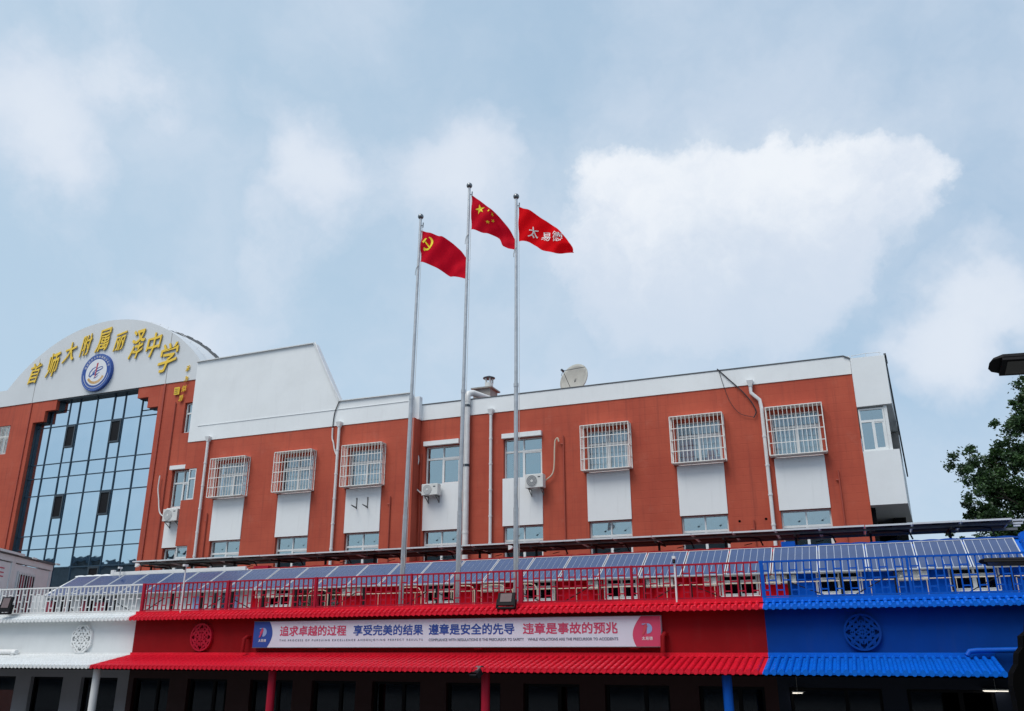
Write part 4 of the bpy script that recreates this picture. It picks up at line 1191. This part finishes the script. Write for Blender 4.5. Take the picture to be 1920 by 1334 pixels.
m = MB(); m.box(-19.2, -18.6, 24.1, 24.3, 5.40, 5.53); m.build('ridge_end', 'rail_red', annex)
m = MB(); m.prism([(3.66, 5.3), (XE, 5.3), (XE, 5.75), (3.72, 5.52)], 23.9, 24.3); m.prism([(3.72, 4.3), (XE, 4.3), (XE, 5.30), (3.66, 5.30)], 23.4, 23.8); m.build('gable_end', 'tile_blue', annex)

rail2 = empty('pipe_rail', (-8, 22.7, 4.4), "thin cream pipe rail with uprights running along the crimson and blue upper wall", 'pipe rail')
m = MB(); m.tube([(-17.9, 22.75, 4.415), (3.6, 22.75, 4.415)], .013, 6); m.build('rail', 'cream', rail2, smooth=True)
x = -17.8
um = MB(); um.tube([(0, 0, 0), (0, 0, .615)], .010, 6); ume = um.mesh('upright', 'cream')
while x < 3.5: inst(ume, 'upright', (x, 22.75, 3.8), rail2); x += .62
for x in (-15.9, -12.7, -11.0, -10.05, -9.1):
    m = MB(); m.tube([(x, 22.66, 3.8), (x, 22.66, 4.42), (x + .08, 22.66, 4.53), (x + .18, 22.66, 4.56), (x + .55, 22.66, 4.56), (x + .65, 22.66, 4.53), (x + .73, 22.66, 4.42), (x + .73, 22.66, 3.8)], .016, 6)
    m.build('hoop', 'cream', rail2, smooth=True)
# braces and posts holding the sloping roof edge
br = empty('roof_bracing', (-8, 22.6, 3.8), "dark thin posts and diagonal braces under the edge of the solar panels", 'bracing')
for k in range(25):
    x = -26.2 + k * 1.225
    m = MB(); m.box(x - .035, x + .035, 22.72, 22.78, 3.8, 4.6); m.build('post', 'black', br)
    if k % 3 != 1:
        m = MB(); m.bar((x + .04, 22.62, 3.95 if k % 2 else 4.4), (x + 1.0, 22.62, 4.45 if k % 2 else 4.0), .024); m.build('brace', 'black', br)
# condensers on the upper wall
grp = 'small condensers under the solar roof'
for i, (x, lb) in enumerate(((-18.0, "small condenser under the solar roof at the left end of the crimson wall"), (-15.9 + 1.1, "small condenser beside the green curtained door"),
                             (-10.15, "small condenser behind the floodlight"), (-6.95, "small condenser left of a white window behind the crimson railing"), (-5.35, "small condenser beside the thin white camera pole"),
                             (-3.82, "small condenser left of the last white window before the blue section"), (-2.26, "small condenser beside the red and blue boundary of the railing"), (.75, "small rusty condenser on the blue upper wall"))):
    ac_unit(x, x + .36, 4.38, 4.60, 22.80, 22.95, lb, 'fan', grp, small=True)
    if i not in (3, 5):
        ac_unit(x + .39, x + .73, 4.385, 4.605, 22.80, 22.95, lb.replace('small', 'second', 1), 'fan_pale', grp, small=True)

# ------------------------------------------------------------------ solar panels on the slope
PY0, PZ0, PY1, PZ1 = 22.70, 4.615, 24.0, 5.375
ang = math.atan2(PZ1 - PZ0, PY1 - PY0); PL = math.hypot(PY1 - PY0, PZ1 - PZ0); PS = 1.1348; PW = 1.105


def solar_proto():
    t = empty('solar_panel', (0, 0, 0), 'x', 'solar panel', 'solar panels on the sloping roof')
    f = .022
    m = MB(); m.box(0, PW, 0, f, 0, .035); m.box(0, PW, PL - f, PL, 0, .035); m.box(0, f, f, PL - f, 0, .035); m.box(PW - f, PW, f, PL - f, 0, .035)
    m.build('frame', 'pframe', t, loc=(0, 0, 0))
    m = MB(); m.box(f, PW - f, f, PL - f, .006, .018); m.build('backing', 'busbar', t, loc=(0, 0, 0))
    cw = (PW - 2 * f) / 6
    m = MB(); m.box(.006, cw - .006, f + .004, PL - f - .004, .0182, .024); me = m.mesh('cell_strip', 'cell')
    for k in range(6): inst(me, 'cell_strip', (f + k * cw, 0, 0), t)
    return t


def set_tag(o, label): o['label'] = label


proto = solar_proto()
for k in range(27):
    x = 3.58 - PS * (k + 1)
    o = proto if k == 0 else copy_tree(proto)
    o.location = (x, PY0, PZ0 + random.uniform(-.004, .004)); o.rotation_euler = (ang + random.uniform(-.003, .003), 0, 0)
    side = "above the blue railing" if k < 5 else ("above the white railing" if k > 20 else "above the crimson railing")
    set_tag(o, f"tilted blue solar panel {side}, {ORD[k]} from the right end of the row")

# ------------------------------------------------------------------ upper row of flat panels seen from below
QP = 1.15


def flat_proto():
    t = empty('flat_solar_panel', (0, 0, 0), 'x', 'solar panel', 'flat solar panels seen from below')
    m = MB(); m.box(0, 1.13, 0, .03, -.045, 0); m.box(0, 1.13, 1.62, 1.65, -.045, 0); m.box(0, .03, .03, 1.62, -.04, 0); m.box(1.10, 1.13, .03, 1.62, -.04, 0); m.build('frame', 'pframe', t, loc=(0, 0, 0))
    m = MB(); m.box(.03, 1.10, .03, 1.62, -.012, -.002); m.build('laminate', 'pback', t, loc=(0, 0, 0))
    m = MB(); m.box(.48, .66, .3, .42, -.035, -.0125); m.build('junction_box', 'black', t, loc=(0, 0, 0))
    return t


fp = flat_proto()
for k in range(25):
    o = fp if k == 0 else copy_tree(fp)
    o.location = (3.70 - QP * (k + 1), 24.5, 5.945 + random.uniform(-.004, .004)); o.rotation_euler = (rad(-2.4), 0, 0)
    set_tag(o, f"flat solar panel seen from its dark underside above the ridge, {ORD[k]} from the right end")
rackt = empty('panel_rack', (-10.6, 25.3, 5.2), "dark rack of rails and short posts carrying the flat panels above the ridge", 'panel rack')
for y, z in ((24.78, 5.86), (25.75, 5.82)):
    m = MB(); m.box(-25.1, 3.95, y - .03, y + .03, z - .04, z + .02); m.build('rail', 'rack', rackt)
k = 0; x = -24.6
while x < 3.7:
    m = MB(); m.bar((x, 25.0, 5.0), (x, 25.0, 5.80), .06); m.bar((x, 24.5, 5.76), (x, 25.85, 5.78), .05)
    m.build('post', 'black', rackt)
    m = MB(); m.tube([(x + .12, 24.75, 5.80), (x + .7, 24.8, 5.80), (x + .95, 24.9, 5.76), (x + 1.02, 25.0, 5.58)], .022, 6); m.tube([(x + .5, 25.1, 5.62), (x + .72, 25.1, 5.66)], .012, 5)
    m.build('stay', 'black', rackt)
    x += 1.92; k += 1
for x in (-11.6, -9.9, -24.7):
    m = MB(); m.prism([(x, 5.70), (x + .10, 5.73), (x + .13, 5.78), (x + .09, 5.83), (x, 5.84)], 24.3, 24.40); m.build('white_clamp', 'rail_white', rackt)
for z in (5.90, 5.82, 5.76):
    m = MB(); m.box(3.70, 3.86 + (z - 5.76), 24.6, 24.66, z - .02, z + .02); m.build('rail_end', 'pframe', rackt)

# ------------------------------------------------------------------ flagpoles and flags
poles = [(-11.475, -11.32, 15.47, 4.0, "left flagpole, the shortest one, flying the flag with hammer and sickle"),
         (-9.815, -9.67, 16.20, 4.0, "middle and tallest flagpole, flying the five-star flag"),
         (-8.18, -8.13, 15.49, 4.0, "right flagpole, flying the scarlet flag with white characters")]
FY = 20.6
for xb, xt, zt, zb, lb in poles:
    t = empty('flagpole', (xb, FY, 3.8), lb, 'flagpole', 'steel flagpoles on the terrace')

    def px_(z): return xb + (xt - xb) * (z - 4.8) / (zt - 4.8)
    m = MB(); m.tube([(px_(3.8), FY, 3.8), (px_(6.3), FY, 6.3)], .066, 14); m.build('lower_tube', 'steel', t, smooth=True)
    m = MB(); m.tube([(px_(6.3), FY, 6.3), (px_(9.7), FY, 9.7)], [.060, .058], 14); m.build('middle_tube', 'steel', t, smooth=True)
    m = MB(); m.tube([(px_(9.7), FY, 9.7), (px_(zt), FY, zt)], [.050, .040], 14); m.build('upper_tube', 'steel', t, smooth=True)
    m = MB()
    for z in (6.3, 9.7): m.tube([(px_(z), FY, z - .05), (px_(z), FY, z + .05)], .068, 14)
    m.build('joint', 'steel', t, smooth=True)
    m = MB(); vs = []; fs = []
    for i in range(9):
        for k in range(14):
            a = PI * i / 8; vs.append((xt + .092 * math.sin(a) * math.cos(2 * PI * k / 14), FY + .092 * math.sin(a) * math.sin(2 * PI * k / 14), zt + .07 + .092 * math.cos(a)))
    for i in range(8):
        for k in range(14): fs.append((i * 14 + k, (i + 1) * 14 + k, (i + 1) * 14 + (k + 1) % 14, i * 14 + (k + 1) % 14))
    m.add(vs, fs); m.build('ball_finial', 'ball', t, smooth=True)
    m = MB(); m.bar((px_(zt - .25), FY, zt - .25), (px_(zt - .25) + .09, FY, zt - .25), .02); m.tube([(px_(zt - .25) + .09, FY, zt - .32), (px_(zt - .25) + .10, FY, zt - .16)], .02, 6)
    m.build('pulley', 'ball', t)
    m = MB(); m.tube([(px_(zt - .3) + .085, FY, zt - .3), (px_(9) + .10, FY - .01, 9), (px_(5) + .09, FY, 4.9)], .006, 5); m.build('halyard', 'rope', t)
    zf = zt - 1.72
    m = MB(); m.tube([(px_(zf) + .05, FY - .03, zf + .14), (px_(zf) - .02, FY - .07, zf + .03), (px_(zf) - .06, FY - .05, zf - .1), (px_(zf) - .07, FY - .04, zf - .2)], .010, 5); m.build('cord_tail', 'rope', t)
    for z in (6.9, 5.3):
        m = MB(); m.tube([(px_(z) + .06, FY - .03, z), (px_(z) + .075, FY - .05, z - .35)], .010, 5); m.build('cleat_cord', 'rope', t)


def interp(P, x):
    for (a, b), (c, d) in zip(P[:-1], P[1:]):
        if x <= c: return b + (d - b) * ((x - a) / (c - a)) if c > a else d
    return P[-1][1]


def smooth_interp(P, x):
    h = (P[-1][0] - P[0][0]) * .04
    return (interp(P, max(P[0][0], x - h)) + 2 * interp(P, x) + interp(P, min(P[-1][0], x + h))) / 4


def make_flag(top, bot, mat, label, seed, amp=.10):
    x0, x1 = top[0][0], min(top[-1][0], bot[-1][0]); rnd = random.Random(seed); ph = rnd.uniform(0, 6)

    def S(u, v):      # v: 0 top, 1 bottom
        x = x0 + (x1 - x0) * u
        z = smooth_interp(top, x) * (1 - v) + smooth_interp(bot, x) * v
        y = FY - .02 + u * .25 + amp * min(1, u * 2.2) * (math.sin(7.5 * u + 2.6 * v + ph) + .45 * math.sin(15 * u - 3.5 * v + ph * 2)) + .03 * math.sin(22 * u + 9 * v)
        return (x + .012 * math.sin(9 * v + 5 * u) * u, y, z)
    t = empty('flag', (x0, FY, bot[0][1]), label, 'flag', 'flags flying to the right')
    NU, NV = 56, 30; m = MB(); vs = [S(i / NU, j / NV) for i in range(NU + 1) for j in range(NV + 1)]
    m.add(vs, [(i * (NV + 1) + j, i * (NV + 1) + j + 1, (i + 1) * (NV + 1) + j + 1, (i + 1) * (NV + 1) + j) for i in range(NU) for j in range(NV)])
    m.build('cloth', mat, t, smooth=True)

    def proj(x, z, off=.012):
        u = (x - x0) / (x1 - x0); zt, zb = smooth_interp(top, x), smooth_interp(bot, x)
        v = (zt - z) / max(.05, zt - zb); p = S(max(0, min(1, u)), max(0, min(1, v)))
        return (x, p[1] - off, z)
    return t, proj


def star(cx, cz, r, rot):
    pts = []
    for k in range(10):
        rr = r if k % 2 == 0 else r * .39; a = PI / 2 + rot + PI * k / 5; pts.append((cx + rr * math.cos(a) * .92, cz + rr * math.sin(a)))
    return pts


def fan_poly(m, pts, proj, c=None):
    c = c or (sum(p[0] for p in pts) / len(pts), sum(p[1] for p in pts) / len(pts)); n = len(pts)
    vs = [proj(*c)] + [proj(*p) for p in pts]; m.add(vs, [(0, 1 + k, 1 + (k + 1) % n) for k in range(n)])


f1, pj = make_flag([(-11.27, 15.05), (-10.93, 14.90), (-10.55, 14.70), (-10.27, 14.50), (-10.0, 14.22), (-9.86, 13.98), (-9.74, 13.86)],
                   [(-11.27, 13.99), (-10.94, 13.84), (-10.62, 13.64), (-10.34, 13.42), (-10.0, 13.30), (-9.74, 13.19)], 'flag_mid', "dark red flag with yellow hammer and sickle on the left pole", 3)
m = MB(); cx, cz = -11.03, 14.55
ribp = [(cx - .02 + .155 * math.cos(rad(a)), cz + .02 + .20 * math.sin(rad(a))) for a in range(70, -141, -15)]
n = len(ribp); vs = []
for i, (x, z) in enumerate(ribp):
    a = ribp[max(i - 1, 0)]; b = ribp[min(i + 1, n - 1)]; d = Vector((b[0] - a[0], b[1] - a[1])).normalized(); w_ = .012 + .030 * math.sin(PI * min(1, (i + .2) / n))
    vs += [pj(x - d.y * w_, z + d.x * w_), pj(x + d.y * w_, z - d.x * w_)]
m.add(vs, [(2 * i, 2 * i + 1, 2 * i + 3, 2 * i + 2) for i in range(n - 1)])
fan_poly(m, [(cx - .14, cz + .12), (cx - .11, cz + .15), (cx + .12, cz - .17), (cx + .08, cz - .20)], pj)
fan_poly(m, [(cx - .19, cz + .09), (cx - .09, cz + .20), (cx - .03, cz + .17), (cx - .14, cz + .04)], pj)
fan_poly(m, [(cx - .16, cz - .17), (cx - .13, cz - .13), (cx - .08, cz - .17), (cx - .11, cz - .22)], pj)
m.build('hammer_and_sickle', 'yellow', f1)
f2, pj = make_flag([(-9.58, 15.93), (-9.30, 15.66), (-9.07, 15.44), (-8.72, 15.06), (-8.45, 14.68), (-8.28, 14.30), (-8.19, 14.08)],
                   [(-9.58, 14.76), (-9.15, 14.56), (-8.85, 14.50), (-8.73, 14.36), (-8.66, 14.12), (-8.41, 13.93), (-8.19, 13.87)], 'flag_dark', "red flag with yellow stars on the tallest middle pole", 8, .12)
m = MB(); fan_poly(m, star(-9.30, 15.37, .165, .12), pj, (-9.30, 15.37))
for x, z, q in ((-9.02, 15.28, .3), (-8.90, 15.12, .1), (-8.93, 14.97, .6), (-9.06, 14.92, 0)): fan_poly(m, star(x, z, .058, q), pj, (x, z))
m.build('stars', 'yellow', f2)
f3, pj = make_flag([(-8.05, 15.21), (-7.68, 14.99), (-7.26, 14.66), (-6.89, 14.32), (-6.62, 13.94), (-6.50, 13.70)],
                   [(-8.05, 14.06), (-7.75, 14.03), (-7.52, 13.84), (-7.36, 13.66), (-6.95, 13.52), (-6.60, 13.52), (-6.50, 13.56)], 'flag_bright', "bright scarlet flag with three white characters on the right pole", 5)
m = MB()
for ch, x, z, s_ in (('太', -7.63, 14.30, .30), ('易', -7.26, 14.14, .28), ('德', -6.90, 14.03, .28)):
    vs, fs = text_pts(ch, 0); vs = [brush(v, .15) for v in vs]
    ax_, bx_ = min(v[0] for v in vs), max(v[0] for v in vs); az_, bz_ = min(v[1] for v in vs), max(v[1] for v in vs)
    for q, (du, dv) in enumerate(((-.004, 0), (.004, 0))):
        m.add([pj(x + du + ((v[0] - ax_) / (bx_ - ax_) - .5) * s_, z + dv + ((v[1] - az_) / (bz_ - az_) - .5) * s_ * 1.15 - .12 * ((v[0] - ax_) / (bx_ - ax_) - .5), .02 + q * .001) for v in vs], fs)
m.build('white_characters', 'flagwhite', f3)


# ------------------------------------------------------------------ floodlights, camera poles
def floodlight(cx, cz, y, w_, h_, label, yaw=0.0, tilt=-25):
    t = empty('floodlight', (cx, y, cz), label, 'floodlight', 'black floodlights on the eaves')
    t.rotation_euler = (rad(tilt), 0, yaw)
    m = MB(); x0, y0, z0 = cx, y, cz
    m.box(x0 - w_ / 2, x0 + w_ / 2, y0, y0 + .06, z0, z0 + h_); o = m.build('housing', 'black', t, loc=(cx, y, cz)); o.location = (0, 0, 0)
    m = MB(); m.box(x0 - w_ * .34, x0 + w_ * .34, y0 - .012, y0 - .001, z0 + h_ * .26, z0 + h_ * .92); o = m.build('glass', 'lampred', t, loc=(cx, y, cz)); o.location = (0, 0, 0)
    m = MB()
    for x in (-w_ / 2 - .015, w_ / 2 + .015): m.box(x0 + x - .01, x0 + x + .01, y0 + .0, y0 + .12, z0 - .06, z0 + h_ * .5)
    m.box(x0 - w_ / 2, x0 + w_ / 2, y0 + .02, y0 + .10, z0 - .07, z0 - .03); o = m.build('bracket', 'black', t, loc=(cx, y, cz)); o.location = (0, 0, 0)
    return t


floodlight(-8.09, 3.86, 19.66, .44, .31, "square black floodlight on the upper crimson eave near the right flagpole", .0, -18)
floodlight(-25.05, 3.98, 19.6, .45, .45, "black floodlight cut off by the left edge above the white eave", 0, -10)
t = floodlight(-8.38, 2.36, 18.50, .26, .22, "small tilted black floodlight at the edge of the lower crimson eave", -.5, -50)


def camera_pole(x, y, z0, z1, label):
    t = empty('camera_pole', (x, y, z0), label, 'security camera', 'thin white camera poles on the terrace')
    m = MB(); m.tube([(x, y, z0), (x, y, z1)], .022, 8); m.build('pole', 'rail_white', t, smooth=True)
    m = MB(); m.box(x - .035, x + .035, y - .10, y + .06, z1, z1 + .06); m.build('camera_body', 'rail_white', t)
    m = MB(); m.tube([(x, y - .04, z1 - .03), (x, y - .07, z1 - .09)], .035, 10); m.build('lens', 'black', t)


camera_pole(-3.98, 19.96, 3.86, 4.82, "thin white pole with a camera near the right end of the crimson railing")
camera_pole(-18.33, 19.96, 3.86, 5.15, "taller thin white pole with a camera near the left end of the crimson railing")
camera_pole(-24.95, 23.9, 5.3, 5.62, "short white pole with a camera on the white ridge before the glass front")

# ------------------------------------------------------------------ portable cabin at the left
cab = empty('portable_cabin', (-30.5, 24, 3.8), "grey-white portable cabin with red curtained window standing on the left of the terrace", 'cabin')
C0 = Vector((-32.02, 27.0, 0)); dn = Vector((.492, -.8706, 0)); nb = Vector((-.8706, -.492, 0))     # along the face towards us, and inwards


def cpt(s_, d_, z): p = C0 + dn * s_ + nb * d_; return (p.x, p.y, z)


def cbox(m, s0, s1, d0, d1, z0, z1):
    m.add([cpt(s0, d0, z0), cpt(s1, d0, z0), cpt(s1, d1, z0), cpt(s0, d1, z0), cpt(s0, d0, z1), cpt(s1, d0, z1), cpt(s1, d1, z1), cpt(s0, d1, z1)],
          [(0, 1, 2, 3), (4, 7, 6, 5), (0, 4, 5, 1), (1, 5, 6, 2), (2, 6, 7, 3), (3, 7, 4, 0)])


CT = 6.24
m = MB(); cbox(m, .12, 8.6, .04, 2.6, 3.8, CT - .26); m.build('wall', 'cabin', cab)
for s0, s1 in ((0, .16), (3.66, 3.82), (3.84, 3.98)):
    m = MB(); cbox(m, s0, s1, 0, .16, 3.8, CT - .22); m.build('corner_post', 'cabin_white', cab)
for s0, s1 in ((0, 2.0), (2.01, 3.82), (3.84, 8.6)):
    m = MB(); cbox(m, s0, s1, -.01, .12, CT - .22, CT); m.build('roof_beam', 'cabin_white', cab)
m = MB(); cbox(m, -.05, 8.7, -.06, 2.7, CT + .005, CT + .09); m.build('roof_edge', 'coping', cab)
m = MB(); cbox(m, 3.3, 8.7, -.14, -.07, CT + .05, CT + .13); m.build('gutter', 'cabin_white', cab)
for s0 in (-.45, 2.05, 3.3):
    m = MB(); cbox(m, s0, s0 + .4, -.12, -.04, CT + .04, CT + .10); m.build('roof_bracket', 'cabin_white', cab)
m = MB(); cbox(m, 1.70, 3.30, -.02, .03, 3.95, 5.75); w = m.build('window', 'cabin_white', cab)
m = MB(); cbox(m, 1.76, 3.24, -.026, -.021, 4.0, 5.62); m.build('pane', 'black', w)
for s0 in (1.9, 2.65):
    m = MB(); cbox(m, s0, s0 + .42, -.032, -.027, 4.0, 5.58); m.build('curtain', 'curtain_maroon', w)
m = MB()
for k in range(7): cbox(m, 1.76 + k * .24, 1.80 + k * .24, -.06, -.04, 4.0, 5.70)
m.build('window_bars', 'cabin_white', w)
m = MB()
for k, (z, w_) in enumerate(((5.74, .5), (5.58, .9), (5.44, .7))): cbox(m, 4.5, 4.5 + w_, .028, .036, z - .02, z + .02)
m.build('small_print', 'print_red', cab)

# ------------------------------------------------------------------ lamps reaching in from the right


def street_lamp(x, y, z, L, w_, h_, label, yaw, roll):
    t = empty('street_lamp', (x + L + 1.6, y, 0), label, 'street lamp', 'black lamps reaching in from the right')
    dx = Vector((math.cos(yaw), math.sin(yaw), -.04)).normalized(); dy = Vector((-math.sin(yaw), math.cos(yaw), 0)); dz = dx.cross(dy)
    dy, dz = dy * math.cos(roll) - dz * math.sin(roll), dz * math.cos(roll) + dy * math.sin(roll)
    o = Vector((x, y, z))

    def P(a, b, c): return tuple(o + dx * a + dy * b + dz * c)
    m = MB()
    prof = [(0, .35, .0), (.03, .75, .5), (.10, 1, .85), (L * .8, 1, 1), (L, .8, .9)]
    vs = []; fs = []
    for a, wk, hk in prof:
        ww, hh = w_ * wk / 2, h_ * hk
        vs += [P(a, -ww, 0), P(a, ww, 0), P(a, ww, hh * .6), P(a, ww * .6, hh), P(a, -ww * .6, hh), P(a, -ww, hh * .6)]
    for i in range(len(prof) - 1):
        for k in range(6): fs.append((i * 6 + k, (i + 1) * 6 + k, (i + 1) * 6 + (k + 1) % 6, i * 6 + (k + 1) % 6))
    fs += [tuple(range(6)), tuple(range(len(prof) * 6 - 1, len(prof) * 6 - 7, -1))]
    m.add(vs, fs); m.build('housing', 'black', t)
    m = MB(); m.add([P(.09, -w_ * .48, -.03), P(L * .9, -w_ * .48, -.03), P(L * .9, w_ * .48, -.03), P(.09, w_ * .48, -.03), P(.09, -w_ * .48, -.002), P(L * .9, -w_ * .48, -.002), P(L * .9, w_ * .48, -.002), P(.09, w_ * .48, -.002)],
                    [(0, 3, 2, 1), (4, 5, 6, 7), (0, 1, 5, 4), (1, 2, 6, 5), (2, 3, 7, 6), (3, 0, 4, 7)]); m.build('rim', 'black', t)
    m = MB(); m.add([P(.13, -w_ * .38, -.034), P(L * .84, -w_ * .38, -.034), P(L * .84, w_ * .38, -.034), P(.13, w_ * .38, -.034)], [(0, 3, 2, 1)]); m.build('diffuser', 'lampgrey', t)
    e = o + dx * L; b = Vector((x + L + 1.6, y, 0))
    m = MB(); m.tube([e, e + dx * .5 - Vector((0, 0, .02)), b + Vector((0, 0, z - .3)), b], [.035, .035, .05, .07], 10); m.build('post', 'black', t, smooth=True)


street_lamp(1.25, 8.0, 5.20, .62, .24, .055, "nearer black street lamp head at the upper right edge", rad(3), rad(20))
street_lamp(1.80, 15.9, 4.19, .80, .24, .05, "farther black street lamp head in front of the blue railing", rad(-14), rad(14))
# black awning cutting the lower right corner
aw = empty('dark_awning', (2.4, 14.2, 0), "black awning silhouette filling the lower right corner in front of the blue shop", 'awning')
m = MB(); m.prism([(2.40, 3.52), (2.16, 3.36), (2.08, 3.24), (2.05, 3.10), (1.96, 3.03), (1.94, 2.88), (1.87, 2.80), (1.84, 2.66), (1.76, 2.54), (1.73, 2.38), (1.74, 2.2), (1.70, 0), (4.2, 0), (4.2, 3.9)], 14.0, 14.5)
m.build('cover', 'flat_black', aw)


# ------------------------------------------------------------------ trees
def tree(name, bx, by, h, clusters, label, seed, nleaf, size=.085):
    rnd = random.Random(seed)
    t = empty(name, (bx, by, 0), label, 'tree')
    m = MB(); m.tube([(bx, by, 0), (bx + .1, by, h * .35), (bx - .1, by + .1, h * .7), (bx, by, h * .93)], [.26, .2, .12, .04], 10)
    for (x, y, z, r) in clusters:
        s_ = Vector((bx, by, max(1.8, z - 1.8 - abs(x - bx) * .35))); e = Vector((x, y, z)); md = s_.lerp(e, .5) + Vector((rnd.uniform(-.2, .2), rnd.uniform(-.2, .2), .15))
        m.tube([s_, md, e], [.07, .045, .015], 6)
        for q in range(3):
            e2 = e + Vector((rnd.gauss(0, r * .6), rnd.gauss(0, r * .6), rnd.gauss(.1, r * .5))); m.tube([md.lerp(e, .6), e2], [.02, .006], 4)
    m.build('trunk', 'bark', t, smooth=True)
    tot = sum(r ** 2.2 for *_, r in clusters); vs = []; fs = []
    for (x, y, z, r) in clusters:
        n = int(nleaf * r ** 2.2 / tot)
        # sub-clumps give the ragged outline
        subs = [(Vector((rnd.gauss(0, .48), rnd.gauss(0, .48), rnd.gauss(0, .40))) * r, rnd.uniform(.14, .34) * r) for _ in range(int(9 + 9 * r))]
        for k in range(n):
            c, sr = rnd.choice(subs)
            v = Vector((rnd.gauss(0, 1), rnd.gauss(0, 1), rnd.gauss(0, .8))) * sr * .62
            p = Vector((x, y, z)) + c + v
            a = Vector((rnd.uniform(-1, 1), rnd.uniform(-1, 1), rnd.uniform(-.7, .7))).normalized(); b = a.cross(Vector((rnd.uniform(-1, 1), rnd.uniform(-1, 1), rnd.uniform(-1, 1)))).normalized()
            s_ = size * rnd.uniform(.6, 1.25); o = len(vs)
            vs += [tuple(p - a * s_), tuple(p + b * s_ * .55), tuple(p + a * s_), tuple(p - b * s_ * .55)]; fs.append((o, o + 1, o + 2, o + 3))
    m = MB(); m.add(vs, fs); m.build('crown', 'leaf', t)


tree('leafy_tree', 7.6, 34.6, 13.5, [
    (4.15, 34.0, 9.2, .62), (4.95, 34.2, 9.15, .62), (4.50, 33.9, 8.3, .60), (5.60, 34.3, 9.6, .75), (5.75, 34.0, 10.7, .60), (6.40, 34.2, 11.4, .62), (6.80, 34.4, 12.3, .70),
    (5.40, 34.2, 8.3, .95), (6.40, 34.5, 9.3, 1.0), (6.80, 34.3, 10.5, .9), (4.25, 34.0, 7.35, .55), (3.95, 34.1, 7.6, .4), (5.00, 34.3, 7.3, .85), (6.10, 34.5, 7.6, 1.05), (7.40, 34.8, 8.6, 1.2), (7.60, 34.8, 11.5, 1.1),
    (4.70, 34.0, 6.5, .7), (5.60, 34.3, 6.5, .8), (6.70, 34.6, 6.6, 1.1), (8.60, 35, 9.8, 1.4), (8.50, 35.2, 7.4, 1.4), (7.80, 34.8, 13.0, .8), (9.50, 35, 11.3, 1.2)],
    "dark green leafy tree rising behind the blue roof at the right edge", 11, 90000, .066)
tree('small_tree', 3.9, 31.5, 6.6, [(3.2, 31.3, 6.05, .30), (3.7, 31.4, 5.85, .36), (4.3, 31.4, 5.9, .36), (2.8, 31.5, 5.7, .24)],
     "small light green tree top peeping under the flat panels at the right", 4, 2600, .07)

# ------------------------------------------------------------------ building across the yard (behind the viewer, mirrored in the glass front)
opp = empty('opposite_building', (-25, -16, 0), "dark building across the yard, seen only mirrored in the blue glass front", 'building')
m = MB(); m.box(-135, 30, -22, -16, 0, 12.3); m.build('wall', 'coping', opp)
m = MB(); m.box(-135.3, 30.3, -22.2, -15.6, 12.3, 12.8); m.build('roof', 'mullion', opp)
for fl in range(3):
    for k in range(33):
        m = MB(); m.box(-132 + k * 5, -129.2 + k * 5, -15.99, -15.95, 1.2 + fl * 3.4, 3.0 + fl * 3.4); m.build('window', 'cabin', opp)
